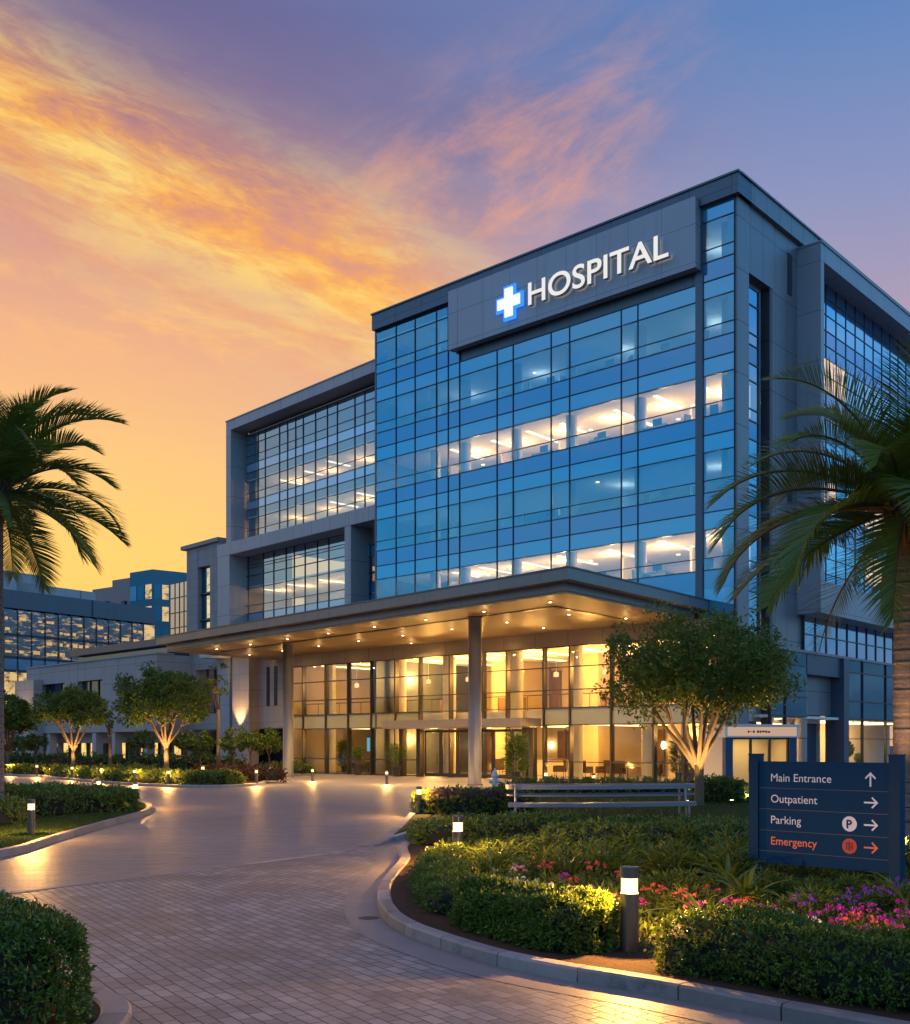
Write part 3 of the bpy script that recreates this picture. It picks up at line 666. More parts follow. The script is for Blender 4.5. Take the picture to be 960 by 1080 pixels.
for i in (0, 3): w.add([(*q1[i], ZC0 - 0.035), (*q1[(i + 1) % 4], ZC0 - 0.035), (*q2[(i + 1) % 4], ZC0 - 0.035), (*q2[i], ZC0 - 0.035), (*q1[i], ZC0 - 0.002), (*q1[(i + 1) % 4], ZC0 - 0.002), (*q2[(i + 1) % 4], ZC0 - 0.002), (*q2[i], ZC0 - 0.002)], [(0, 1, 2, 3), (0, 1, 5, 4), (2, 3, 7, 6), (1, 2, 6, 5), (3, 0, 4, 7)])
w.build('soffit_trim', darkm, cano)  # raised dark strip puts the shade of a recessed slot into colour
colm = mat_plain('column_metal', (0.13, 0.125, 0.13), 0.42, 0.35, 0.08, 1.0)
for x, y in ((304, 819.5), (501, 828)):
    g = G(x, y); w = MB(); w.lathe([(0.40, 0.0), (0.40, 0.05), (0.335, 0.05), (0.335, ZC0 - 0.12), (0.37, ZC0 - 0.12), (0.37, ZC0 - 0.003)], g, 28); w.build('column', colm, cano, True)
dlm = mat_emit('downlight_lens', (1.0, 0.78, 0.42), 12.0)
ed = (K1 - K0).normalized(); iw = (K3 - K0).normalized(); LK = (K1 - K0).length
for wi, (dw_, st_, off) in enumerate(((2.0, 4.4, 2.6), (6.0, 4.4, 4.4), (9.4, 5.8, 3.0))):
    s = off
    while s < LK - 2:
        p = K0 + ed * s + iw * dw_
        if (Vector((p.x, p.y)) - PF.o).dot(PF.n) > 1.0:
            w = MB(); w.lathe([(0.10, -0.05), (0.12, -0.02), (0.12, -0.002)], (p.x, p.y, ZC0), 14); d_ = w.build('downlight', gold, cano)
            w = MB(); w.lathe([(0.03, -0.072), (0.07, -0.055), (0.08, -0.05)], (p.x, p.y, ZC0), 12); w.build('lens', dlm, d_)
            lamp('SPOT', (p.x, p.y, ZC0 - 0.12), 900, (1.0, 0.60, 0.25), 0.05, (p.x, p.y, 0), 150, 0.9)
            lamp('POINT', (p.x, p.y, ZC0 - 0.55), 17.0, (1.0, 0.54, 0.16), 0.03)
        s += st_

# ================================================================ right wing and podium (one building)
rw = thing('side_wing', 'grey framed hospital wing with overhanging upper box behind the right palm', 'building', tuple(PR.P(7, 0)))
rs = PR.u(841); PRW = PR.shift(1.34); uF = rs; UEND = rs + 26
zT, zB = 29.3, PRW.z(866, 646)
w = MB(); w.pbox(PR, uF, UEND, zT - 0.95, zT, 0.0, 1.34); w.pbox(PR, uF - 0.05, UEND, zT, zT + 0.08, -0.3, 1.40); w.build('roof_frame', greyR, rw)
w = MB(); w.pbox(PR, uF, UEND, zB, zB + 1.75, 0.0, 1.34); w.build('bottom_frame', greyR, rw)
w = MB(); w.pbox(PR, uF, uF + 0.42, zB + 1.75, zT - 0.95, 0.0, 1.34); w.build('jamb', greyR, rw)
w = MB(); w.pbox(PR, uF + 0.1, UEND, zB + 1.75, zT - 0.95, -0.5, 0.10); w.build('back_wall', mull, rw)
PH = (PRW.z(905, 431) - zB - 1.75) / 3.0
usr = [uF + 0.45 + 1.42 * k for k in range(19)]
nf = int((zT - 0.95 - zB - 1.75) / 3.55)
FH = (zT - 0.95 - zB - 1.75) / 5
PRG = PR.shift(0.22)
sideM = mat_spandrel('side_mirror', (0.05, 0.14, 0.27), (0.55, 0.80, 1.0), 0.58); sideS = mat_spandrel('side_spandrel', (0.07, 0.14, 0.26), (0.5, 0.68, 0.95), 0.45); podT = mat_spandrel('podium_teal', (0.012, 0.07, 0.12), (0.26, 0.52, 0.66), 0.38)
litR = mat_litpane('side_lit', (1.0, 0.66, 0.36), 1.15, (0.5, 0.7, 1.0), 0.25, 0.7)
for j in range(5):
    s = zB + 1.75 + FH * j
    for i in range(18):
        a, b = usr[i], usr[i + 1]; lit = (j == 3 and i < 4) or (j == 1 and i in (1, 2, 6, 7, 8, 9)) or (j == 0 and i in (6, 7))
        w = MB(); w.pquad(PRG, a, b, s + 0.85, s + FH - 0.75, 0)
        q = w.build('window', litR if lit else sideM, rw)
        f = MB(); f.pbox(PRG, a - 0.022, a + 0.022, s, s + FH, -0.05, 0.04)
        for zz in (s, s + 0.85, s + 1.75, s + FH - 0.75): f.pbox(PRG, a + 0.03, b - 0.03, zz - 0.022, zz + 0.022, -0.05, 0.035)
        f.build('frame', mull, q)
        for za_, zb_ in ((s, s + 0.85), (s + FH - 0.75, s + FH)): w = MB(); w.pquad(PRG, a, b, za_, zb_, 0); w.build('spandrel_panel', sideS, rw)
# podium under the overhang
PP = PR.shift(0.55); zP = PP.z(835, 684)
u0 = PP.u(812)
w = MB(); w.pbox(PP, u0, UEND, zP - 0.14, zP, -0.55, 0.1); w.build('podium_ledge', steelR, rw)
cl = [PR.u(846) + 1.5 * k for k in range(16)]
for i in range(15):
    w = MB(); w.pquad(PR, cl[i], cl[i + 1], zP, zB, 0.10); q = w.build('clerestory_window', sideM, rw)
    f = MB(); f.pbox(PR, cl[i] - 0.03, cl[i] + 0.03, zP, zB, 0.06, 0.16); f.pbox(PR, cl[i] + 0.03, cl[i + 1] - 0.03, (zP + zB) / 2 - 0.03, (zP + zB) / 2 + 0.03, 0.06, 0.15); f.build('frame', mull, q)
glassG = mat_glass('room_glass', (0.9, 0.9, 0.86), (0.6, 0.75, 0.85), 0.05, 0.22)
bays = [(PP.u(p), PP.u(q)) for p, q in ((812, 828), (828, 851), (892.5, 909.5), (909.5, 934), (934, 960))]
ue = bays[-1][1]
for k in range(5): bays.append((ue + k * 2.4, ue + (k + 1) * 2.4))
for a, b in bays:
    w = MB(); w.pquad(PP, a, b, 3.55, 4.6, 0); w.pquad(PP, a, b, 4.6, 6.3, 0); q = w.build('podium_window', podT, rw)
    f = MB(); f.pbox(PP, a - 0.05, a + 0.05, 0, zP - 0.14, -0.08, 0.08)
    for zz in (3.55, 4.6, 6.3): f.pbox(PP, a + 0.05, b - 0.05, zz - 0.035, zz + 0.035, -0.06, 0.06)
    f.pbox(PP, a + 0.05, b - 0.05, 2.35, 2.40, -0.06, 0.05); f.build('frame', mull, q)
    w = MB(); w.pquad(PP, a, b, 0, 3.55, 0); w.build('ground_window', glassG, rw)
    w = MB(); w.pquad(PP, a, b, 6.3, zP - 0.14, 0); w.build('spandrel_panel', spanT, rw)
ca, cb = PP.u(851), PP.u(892)
bluew = mat_plain('blue_grey_cladding', (0.07, 0.095, 0.14), 0.42, 0.45, 0.08)
w = MB(); w.pbox(PP, ca, cb, 5.9, zP - 0.14, -0.5, 0.03); w.pbox(PP, ca + 0.55, cb - 0.8, 0, 5.9, -1.4, -1.2); w.build('wall', bluew, rw)
w = MB(); w.pbox(PP, cb - 0.75, cb - 0.02, 0, zP - 0.15, -0.9, 0.22); w.build('pier', bluew, rw)
w = MB(); w.tube([PP.P(ca + 0.35, 0, -0.5), PP.P(ca + 0.35, 5.9, -0.5)], 0.33, 20, cap=False); w.build('column', concm, rw, True)
w = MB(); w.pbox(PP, u0, UEND, 0, 3.5, -5.2, -5.0); w.build('room_wall', wallm, rw)
w = MB(); w.pbox(PP, u0, UEND, 3.46, 3.6, -5.2, -0.1); w.build('ceiling', ceilm, rw)
for k in range(6):
    u = PP.u(895) + k * 2.6 - 0.3
    w = MB(); w.pbox(PP, u - 0.2, u + 0.2, 3.41, 3.455, -4.0, -0.8); w.build('ceiling_light', lobbyE, rw)
for k in range(5): lamp('POINT', PP.P(PP.u(900) + k * 2.8, 2.6, -2.6), 240, (1.0, 0.56, 0.18), 0.2)
lamp('POINT', PP.P(PP.u(836), 2.6, -2.4), 200, (1.0, 0.56, 0.18), 0.2)
u = PP.u(838); w = MB(); w.pbox(PP, u - 0.2, u + 0.2, 3.41, 3.455, -4.0, -0.8); w.build('ceiling_light', lobbyE, rw)
for uu, zz in ((PP.u(899), 1.9),):
    w = MB(); w.pbox(PP, uu - 0.1, uu + 0.75, 1.0, 2.3, -4.98, -4.93); w.build('picture_panel', mat_plain('red_panel', (0.14, 0.05, 0.04), 0.6, 0, 0.5, 3), rw)

# ================================================================ low stone building at the left
lr = thing('stone_pavilion', 'low stone clad building with dark windows and uplit corner pier, behind the left trees', 'building', (-30, 95, 0))
QA = Vector((ray(165) * 88, 88)); QB = Vector((ray(28) * 105.6, 105.6))
PB = PL(QA, QB - QA); LB = (QB - QA).length; ZB = 9.55
limes = mat_panel('pavilion_stone', (0.37, 0.305, 0.275), PB.d, 3.1, 1.55, 0.7, 0, 0.05, var=0.07, dark=0.6)
bw = sorted([tuple(sorted((PB.u(p), PB.u(q)))) for p, q in ((125, 141), (81.5, 108), (43, 68))])
w = MB(); pv = 0.0
for a, b in bw:
    w.pbox(PB, pv, a, 3.15, ZB, -1.5, 0); w.pbox(PB, a, b, 7.85, ZB, -1.5, -0.02); w.pbox(PB, a, b, 3.15, 4.7, -1.5, -0.02); pv = b
w.pbox(PB, pv, LB, 3.15, ZB, -1.5, 0)
nB = -PB.n
w.build('wall', limes, lr)
w = MB(); w.pbox(PB, -0.02, LB, 2.2, ZB - 0.02, -14, -1.5); w.pbox(PB, -0.02, LB, 0, 3.1, -3.4, -3.2); w.build('rear_wall', limes, lr)
w = MB(); w.pbox(PB, PB.u(45), LB + 0.6, 0, 8.3, 0.0, 0.9); w.build('corner_pier', limes, lr)
lamp('SPOT', PB.P(PB.u(36), 2.6, 1.4), 3000, WARM, 0.12, PB.P(PB.u(36), 9, 0.8), 60)
tealW = mat_spandrel('pavilion_glass', (0.012, 0.03, 0.04), (0.35, 0.5, 0.6), 0.35)
for a, b in bw:
    n = 3
    for k in range(n):
        c, d = a + (b - a) * k / n, a + (b - a) * (k + 1) / n
        w = MB(); w.pquad(PB, c, d, 4.7, 7.85, -0.5); q = w.build('window', tealW, lr)
        f = MB(); f.pbox(PB, c - 0.06, c + 0.06, 4.7, 7.85, -0.6, -0.4); f.build('frame', mull, q)
w = MB(); w.pbox(PB, -0.3, PB.u(68), ZB + 0.75, ZB + 1.35, -7, -0.5); w.build('roof_slab', steel, lr)
w = MB(); w.pbox(PB, 0.3, PB.u(70), ZB, ZB + 0.75, -6.5, -1.2); w.build('clerestory', tealW, lr)
w = MB(); w.pbox(PB, -0.1, LB, ZB, ZB + 0.12, -1.6, 0.1); w.build('coping', limes, lr)
lit2 = mat_litpane('ground_floor_lit', (1.0, 0.60, 0.16), 1.5, (0.4, 0.5, 0.6), 0.12, 0.5)
for k in range(12):
    a = 1.2 + k * (LB - 2) / 12
    w = MB(); w.pquad(PB, a, a + 1.35, 0.2, 2.9, -3.18); q = w.build('ground_window', lit2 if k % 3 != 1 else tealW, lr)
    f = MB(); f.pbox(PB, a - 0.12, a, 0, 3.0, -3.18, -3.0); f.build('frame', mull, q)
for x in (50, 98, 118, 152):
    w = MB(); u = PB.u(x); w.pbox(PB, u - 0.35, u + 0.35, 0, 3.12, -0.8, -0.1); w.build('column', concm, lr)

# ================================================================ far buildings
fb = thing('glass_offices', 'long dark teal glass office block with lit floors, behind the low stone building', 'building', (-45, 127, 0))
f0, f1 = Vector((ray(-60) * 112, 112)), Vector((ray(163) * 134, 134))
PO = PL(f0, f1 - f0); LO = (f1 - f0).length; ZO = 19.2
tb1 = mat_spandrel('office_glass', (0.006, 0.04, 0.07), (0.07, 0.24, 0.36), 0.45)
tb2 = mat_litpane('office_dim', (1.0, 0.60, 0.16), 0.75, (0.06, 0.22, 0.34), 0.45, 0.9, (0.58, 0.74), 3.5, 0.12)
tb3 = mat_litpane('office_lit', (1.0, 0.66, 0.22), 0.95, (0.15, 0.3, 0.4), 0.25, 0.9, (0.40, 0.66), 1.6, 0.15)
tb5 = mat_litpane('office_strip', (1.0, 0.62, 0.20), 0.7, (0.1, 0.3, 0.4), 0.15, 1.2, (0.3, 0.6), 1.0, 0.3)
tb4 = mat_spandrel('office_band', (0.08, 0.18, 0.27), (0.20, 0.36, 0.5), 0.4)
w = MB(); w.pbox(PO, 0, LO, ZO - 2.0, ZO, -14, 0.2); w.build('roof_band', steel, fb)
w = MB(); w.pbox(PO, LO - 17, LO - 6.5, ZO, ZO + 1.5, -9, -3); w.pbox(PO, 4, 14, ZO, ZO + 2.6, -10, -3); w.build('roof_plant', grey, fb)
w = MB(); w.pbox(PO, 0.02, LO - 0.02, 0, ZO - 2.0, -13, -0.35); w.build('wall', tb1, fb)
rows = [(14.4, 17.0, 'd'), (11.9, 14.2, 'd'), (10.4, 11.6, 'b'), (7.6, 10.3, 'l'), (4.4, 7.2, 'l'), (0.6, 4.0, 'd')]
nb = 16
for (z0, z1, t) in rows:
    for k in range(nb):
        a, b = LO * k / nb, LO * (k + 1) / nb
        lastb = k == nb - 1
        m0 = tb4 if (t == 'b' and not lastb) else (tb3 if (t == 'l' or lastb) and k % 5 != 2 else tb2)
        w2 = MB(); w2.pquad(PO, a, b, z0, z1, 0)
        if t == 'd' and not lastb:
            sgm = w2
            for zz in (z0 + 0.35, z0 + 1.5):
                x_ = a + 0.2
                while x_ < b - 0.5:
                    l_ = random.uniform(0.3, 1.1)
                    if random.random() < 0.62: sgm.pquad(PO, x_, min(x_ + l_, b - 0.15), zz, zz + random.uniform(0.2, 0.42), 0.01, 1)
                    x_ += l_ + random.uniform(0.1, 0.5)
        q = w2.build('window', [m0, tb5], fb)
        f = MB(); f.pbox(PO, a - 0.06, a + 0.06, z0 - 0.3, z1 + 0.2, -0.3, 0.08); f.pbox(PO, a + 0.1, b - 0.1, z0 - 0.3, z0, -0.3, 0.03); f.build('frame', mull, q)
db = thing('far_block', 'distant blue glass block with grey rooftop storey, in front of the yellow sunset', 'building', (-52, 165, 0))
c0 = Vector((ray(161) * 160, 160)); PD1 = PL(c0, (-0.80, 0.60)); PD2 = PL(c0, (0.80, 0.60)); ZD = 28.4
if PD2.n.y > 0: PD2.n = -PD2.n
w = MB(); d1, d2 = PD1.u(137), PD2.u(205)
w.prism([c0, c0 + PD1.d * d1, c0 + PD1.d * d1 + PD2.d * 12, c0 + PD2.d * d2], 0, ZD); w.build('wall', mat_spandrel('far_glass', (0.035, 0.075, 0.11), (0.10, 0.17, 0.24), 0.4), db)
w = MB(); e1 = PD1.u(94); w.pbox(PD1, d1, e1, 0, ZD - 1.6, -9, -0.6); w.pbox(PD1, d1, PD1.u(115), ZD - 1.6, ZD - 0.6, -9, -0.6); w.build('stone_wall', mat_plain('far_stone', (0.30, 0.23, 0.22), 0.7, 0, 0.1, 0.5), db)
for pl, n, L_ in ((PD1, 3, d1), (PD2, 5, d2)):
    for j in range(7):
        for k in range(n):
            z0 = ZD - 4.4 - 3.3 * j; a, b = L_ * k / n, L_ * (k + 1) / n
            lit = (j, k) in ((0, 0), (1, 0), (1, 1)) if pl is PD1 else (j, k) in ((0, 1), (1, 1), (2, 3), (3, 0))
            w = MB(); w.pquad(pl, a + 0.15, b - 0.15, z0, z0 + 2.2, 0.06); q = w.build('window', tb3 if lit else tb4 if j == 0 and k == 2 else tb1, db)
for u_, h_ in ((d1 + 1.6, 1.4), (d1 + 4.0, 0.9), (d1 + 6.0, 1.6)):
    w = MB(); w.pbox(PD1, u_, u_ + 0.9, ZD - 6.2, ZD - 6.2 + h_ * 1.5, -0.6, -0.2); w.build('vent_box', mull, db)

# ================================================================ kiosk
kx = G(803, 836); kx = Vector((ray(803) * 44, 44, 0.0))
kd = Vector((0.985, 0.17)); PK = PL((kx.x - kd.x * 1.62, kx.y - kd.y * 1.62), kd)
ko = thing('entrance_kiosk', 'small glass entrance kiosk with white lit fascia and blue posts, behind the direction sign', 'kiosk', (kx.x, kx.y, 0))
bluep = mat_plain('kiosk_blue', (0.025, 0.06, 0.13), 0.45, 0.2)
w = MB(); w.pbox(PK, 0, 3.24, 0, 0.14, -2.2, 0.25); w.build('base_slab', concm, ko)
for u in (0.05, 2.87): 
    w = MB(); w.pbox(PK, u, u + 0.32, 0.14, 2.32, -0.3, 0.02); w.build('post', bluep, ko)
w = MB(); w.pbox(PK, 0, 3.24, 2.32, 2.80, -2.2, 0.10); w.pbox(PK, -0.03, 3.27, 2.80, 2.86, -2.25, 0.14); w.build('fascia', mat_plain('kiosk_white', (0.70, 0.66, 0.60), 0.5), ko)
w = MB(); w.pquad(PK, 0.10, 3.14, 2.38, 2.75, 0.105); w.build('light_panel', mat_emit('kiosk_panel', (1.0, 0.66, 0.48), 0.55), ko)
gl = MB()
u = 0.98
for k, (a, b, c, d) in enumerate([(0, .16, .06, .09), (0, .05, .03, .12), (.22, .30, .03, .12), (.40, .50, .03, .12), (.53, .60, .03, .12), (.63, .74, .05, .12), (.77, .85, .03, .12), (.88, .98, .03, .10)]): gl.pbox(PK, u + a, u + b, 2.48 + c, 2.48 + d, 0.106, 0.118)
gl.build('lettering', darkm, ko)
for k in range(3):
    a, b = 0.37 + k * 0.833, 0.37 + (k + 1) * 0.833
    w = MB()
    for x0, x1, z0, z1 in ((a, a + 0.05, 0.14, 2.32), (b - 0.05, b, 0.14, 2.32), (a + 0.05, b - 0.05, 0.14, 0.24), (a + 0.05, b - 0.05, 2.24, 2.32)): w.pbox(PK, x0, x1, z0, z1, -0.16, -0.08)
    q = w.build('door', gold, ko); g = MB(); g.pquad(PK, a + 0.05, b - 0.05, 0.24, 2.24, -0.12); g.build('pane', glassL, q)
    if k == 0:
        h = MB(); h.tube([PK.P(b - 0.12, 0.9, 0.0), PK.P(b - 0.12, 1.4, 0.0)], 0.02, 8); h.pbox(PK, b - 0.13, b - 0.11, 0.98, 1.0, -0.08, 0.0); h.build('handle', mull, q)
w = MB(); w.pbox(PK, 0.05, 3.19, 0.14, 2.32, -2.2, -2.1); w.pbox(PK, 0.05, 0.15, 0.14, 2.32, -2.1, -0.3); w.pbox(PK, 3.09, 3.19, 0.14, 2.32, -2.1, -0.3); w.build('wall', wallm, ko)
w = MB(); w.pbox(PK, 0.8, 2.4, 2.27, 2.31, -1.6, -0.6); w.build('ceiling_light', mat_emit('kiosk_light', (1.0, 0.66, 0.28), 9), ko)

# ================================================================ direction sign
navy = mat_plain('navy_sign_paint', (0.003, 0.036, 0.088), 0.55, 0.0, 0.10, 1.5, 0.06, 0.12)
navy2 = mat_plain('navy_post_paint', (0.003, 0.032, 0.075), 0.5, 0.0, 0.10, 1.5, 0.06, 0.18)
sl_, sr_ = Vector((ray(801) * 14.6, 14.6)), Vector((ray(938) * 13.3, 13.3))
PS = PL(sl_, sr_ - sl_); LS = (sr_ - sl_).length
ds = thing('direction_sign', 'navy hospital direction sign on two posts among the flowers, listing Main Entrance to Emergency', 'sign', tuple(PS.P(LS / 2, 0.1)))
z1s, z0s = 1.78, 0.40
w = MB(); w.pbox(PS, 0.0, LS, z0s, z1s, -0.10, 0.0); w.build('panel', navy, ds)
for u in (-0.145, LS + 0.005):
    w = MB(); w.pbox(PS, u, u + 0.14, 0.0, 1.865, -0.13, 0.03); w.pbox(PS, u - 0.006, u + 0.146, 1.865, 1.885, -0.136, 0.036); w.build('post', navy2, ds)
whitem = mat_plain('sign_white', (0.80, 0.76, 0.76), 0.5, 0, 0.03); redm = mat_plain('sign_orange', (0.90, 0.20, 0.08), 0.5, 0, 0.05); reddisc = mat_plain('sign_red_disc', (0.55, 0.075, 0.05), 0.5, 0, 0.05)
groov = mat_plain('sign_groove', (0.09, 0.07, 0.09), 0.5)
H_ = z1s - z0s
for fr in (0.262, 0.468, 0.678, 0.882):
    w = MB(); w.pbox(PS, 0.0, LS, z1s - H_ * fr - 0.004, z1s - H_ * fr + 0.004, 0.0, 0.003); w.build('row_line', groov, ds)
def sign_text(t, u, z, size, mat, parent, bold=0.0, name='lettering', label=None):
    v, f = font_mesh(t, 1.0, 0.0, bold); x0 = min(p[0] for p in v)
    b = MB(); b.add([tuple(PS.P(u + (p[0] - x0) * size, z + p[1] * size, 0.004)) for p in v], f); return tag(b.build(name, mat, parent), label)
def arrow(u, z, up, mat, r=0.085, t=0.011):
    b = MB(); L = []
    if up: L = [((0, -r), (0, r)), ((-r * .78, r * .22), (0, r)), ((r * .78, r * .22), (0, r))]
    else: L = [((-r, 0), (r, 0)), ((r * .22, r * .78), (r, 0)), ((r * .22, -r * .78), (r, 0))]
    for i, ((a, c), (d, e)) in enumerate(L):
        dv = Vector((d - a, e - c)).normalized(); nv = Vector((-dv.y, dv.x)) * t; o = 0.004 + 0.0006 * i
        b.add([tuple(PS.P(u + x, z + y, o)) for x, y in ((a - nv.x, c - nv.y), (d - nv.x + dv.x * t, e - nv.y + dv.y * t), (d + nv.x + dv.x * t, e + nv.y + dv.y * t), (a + nv.x, c + nv.y))], [(0, 1, 2, 3)])
    b.build('arrow', mat, ds)
def disc(u, z, r, mat):
    b = MB(); b.add([tuple(PS.P(u + r * math.cos(k * math.pi / 16), z + r * math.sin(k * math.pi / 16), 0.004)) for k in range(32)], [tuple(range(32))]); return b.build('symbol_disc', mat, ds)
rowz = [z1s - H_ * k for k in (0.195, 0.402, 0.608, 0.815)]; us0 = LS * 0.100
for t, z, m_ in zip(('Main Entrance', 'Outpatient', 'Parking', 'Emergency'), rowz, (whitem, whitem, whitem, redm)):
    sign_text(t, us0, z, 0.152, m_, ds, 0.0 if m_ is whitem else 0.010)
ax = LS * 0.868
for k, z in enumerate(rowz): arrow(ax, z + 0.048, k == 0, redm if k == 3 else whitem)
q = disc(LS * 0.715, rowz[2] + 0.05, 0.098, whitem); v, f = font_mesh('P', 1, 0, 0.03)
b = MB(); b.add([tuple(PS.P(LS * 0.715 - 0.045 + p[0] * 0.15, rowz[2] + 0.05 - 0.054 + p[1] * 0.15, 0.007)) for p in v], f); b.build('letter', navy, q)
q = disc(LS * 0.715, rowz[3] + 0.05, 0.098, reddisc); b = MB()
c0_, c1_ = LS * 0.715, rowz[3] + 0.05
dk = mat_plain('sign_glyph', (0.16, 0.02, 0.03), 0.5)
for a, c, d, e in ((-.045, -.045, -.030, .05), (-.012, -.055, .012, .055), (.030, -.045, .045, .05), (-.030, .03, -.012, .042), (.012, -.02, .030, -.008)): b.pquad(PS, c0_ + a, c0_ + d, c1_ + c, c1_ + e, 0.007)
b.build('symbol', dk, q)

# ================================================================ bench
benchm = mat_plain('bench_metal', (0.19, 0.20, 0.24), 0.38, 0.35, 0.1, 4)
bn = thing('curved_bench', 'long curved grey metal bench with slatted back rail on the lawn before the lobby', 'bench', tuple(G(635, 869)))
BA, BB_ = G(536, 870), G(735, 868)
def bpt(t, d, z):                                   # along the bench, set back by d
    p = BA.lerp(BB_, t); bow = 0.45 * math.sin(math.pi * t); n = Vector((0.05, 1, 0)); return p + n * (d - bow * 0.6) + Vector((0, 0, z))
def slat(d, z, wd, th, name, t0=0.0, t1=1.0):
    b = MB(); N_ = 24
    for i in range(N_):
        ta, tb = t0 + (t1 - t0) * i / N_, t0 + (t1 - t0) * (i + 1) / N_
        b.hexa([bpt(ta, d, z), bpt(tb, d, z), bpt(tb, d + wd, z), bpt(ta, d + wd, z), bpt(ta, d, z + th), bpt(tb, d, z + th), bpt(tb, d + wd, z + th), bpt(ta, d + wd, z + th)])
    b.build(name, benchm, bn)
for k in range(4): slat(0.0 + k * 0.13, 0.44, 0.12, 0.10, 'seat_slat')
def loop(d0, d1, z, wd, th, name):                 # a rail bent round into a long oval
    c, r = (d0 + d1) / 2, (d1 - d0) / 2; LB_ = (BB_ - BA).length; pts = []
    for k in range(25): pts.append((0.10 + 0.82 * k / 24, c - r, 0))
    for k in range(1, 12): a_ = -math.pi / 2 + math.pi * k / 12; pts.append((0.92 + math.cos(a_) * r / LB_, c + math.sin(a_) * r, 0))
    for k in range(25): pts.append((0.92 - 0.82 * k / 24, c + r, 0))
    for k in range(1, 12): a_ = math.pi / 2 + math.pi * k / 12; pts.append((0.10 + math.cos(a_) * r / LB_, c + math.sin(a_) * r, 0))
    q = [bpt(t, d, z) for t, d, _ in pts]; n_ = len(q); cen_ = bpt(0.5, c, z); b = MB()
    def inn(i):
        t_ = (q[(i + 1) % n_] - q[i - 1]).normalized(); nn = Vector((-t_.y, t_.x, 0)); return q[i] + nn * wd
    w_ = [inn(i) for i in range(n_)]; up = Vector((0, 0, th)); vs = []
    for i in range(n_): vs += [q[i], w_[i], w_[i] + up, q[i] + up]
    b.add(vs, [(i * 4 + k, ((i + 1) % n_) * 4 + k, ((i + 1) % n_) * 4 + (k + 1) % 4, i * 4 + (k + 1) % 4) for i in range(n_) for k in range(4)]); b.build(name, benchm, bn)
loop(0.62, 1.75, 0.86, 0.20, 0.11, 'back_rail'); loop(0.64, 1.73, 0.68, 0.04, 0.04, 'back_slat')
for t in (0.04, 0.96):
    b = MB()
    for pts in ([bpt(t, 0.03, 0.12 - .12), bpt(t, 0.06, 0.44)], [bpt(t, 0.50, 0.0), bpt(t, 0.56, 0.46), bpt(t, 0.70, 0.92)], [bpt(t, 0.05, 0.43), bpt(t, 0.56, 0.43)], [bpt(t, 1.62, 0.0), bpt(t, 1.64, 0.90)]): b.tube(pts, 0.028, 8)
    b.build('leg_frame', benchm, bn)

# ================================================================ bollard lamps
bodym = mat_plain('bollard_metal', (0.13, 0.11, 0.095), 0.38, 0.6, 0.08, 6)
lensm, nt, out = newmat('bollard_lens')
fr_ = nd(nt, 'ShaderNodeLayerWeight', {'Blend': 0.3}).outputs['Facing']
lc = mixc(nt, fr_, (1.0, 0.80, 0.42, 1), (1.0, 0.52, 0.14, 1))
ad_ = nd(nt, 'ShaderNodeAddShader', {0: nd(nt, 'ShaderNodeEmission', {'Color': lc, 'Strength': 1.5}).outputs[0], 1: nd(nt, 'ShaderNodeBsdfTransparent', {'Color': (0.9, 0.85, 0.75, 1)}).outputs[0]})
nt.links.new(ad_.outputs[0], out.inputs[0])
bo = thing('bollard_lamp', '', 'bollard lamp', (0, 0, 0))
w = MB(); w.lathe([(0.105, 0.0), (0.105, 0.015), (0.085, 0.02), (0.085, 0.615)], (0, 0, 0), 24); w.build('post', bodym, bo)
w = MB(); w.lathe([(0.076, 0.615), (0.076, 0.755)], (0, 0, 0), 24); w.build('lens', lensm, bo, True)
w = MB(); w.lathe([(0.085, 0.755), (0.085, 0.85), (0.080, 0.856)], (0, 0, 0), 24); w.build('cap', bodym, bo)
BOL = [
 (664, 1013, 0, 1.02, 'large bronze bollard lamp on bare soil in the gap of the front hedge'),
 (483, 918, 0, 1.02, 'lit bollard lamp rising behind the curved left end of the front hedge'),
 (442, 858, 0.1, 0.88, 'lit bollard lamp on the pale kerb nose left of the purple flowered hedge'),
 (33, 882, 0.1, 0.90, 'lit bollard lamp on the lawn strip in front of the left island hedge'),
 (143, 850, 0.1, 0.90, 'lit bollard lamp on the rounded kerb tip at the right end of the left island'),
 (104, 0, 37, 0.86, 'lit bollard lamp showing only its head above the left island hedge'),
 (39, 0, 66.2, 0.86, 'lit bollard lamp by the far kerb, next to the left palm trunk'),
 (76, 0, 61.0, 0.86, 'lit bollard lamp in front of the smaller left tree on the far island'),
 (107, 0, 57.2, 0.86, 'lit bollard lamp on the far island midway between the two left trees'),
 (142, 0, 53.4, 0.86, 'lit bollard lamp on the far island directly behind the left kerb tip lamp'),
 (177.5, 0, 51.4, 0.86, 'lit bollard lamp in front of the trunk of the bigger left tree'),
 (214, 0, 56, 1.0, 'lit bollard lamp set behind the low hedge of the far island'),
 (270.5, 826.5, 0.1, 0.86, 'lit bollard lamp at the right end of the far island hedge'),
 (329.7, 824, 0, 0.86, 'lit bollard lamp on the paving just right of the left canopy column'),
 (408, 827.5, 0, 0.86, 'lit bollard lamp alone on the paving before the lobby, left of the doors'),
 (11, 0, 70.2, 0.86, 'lit bollard lamp at the left picture edge beyond the palm trunk'),
 (576, 0, 47, 0.9, 'lit bollard lamp in the planting before the lobby, above the bench left half'),
 (626, 0, 43, 0.9, 'lit bollard lamp in the planting before the lobby, above the bench middle'),
]
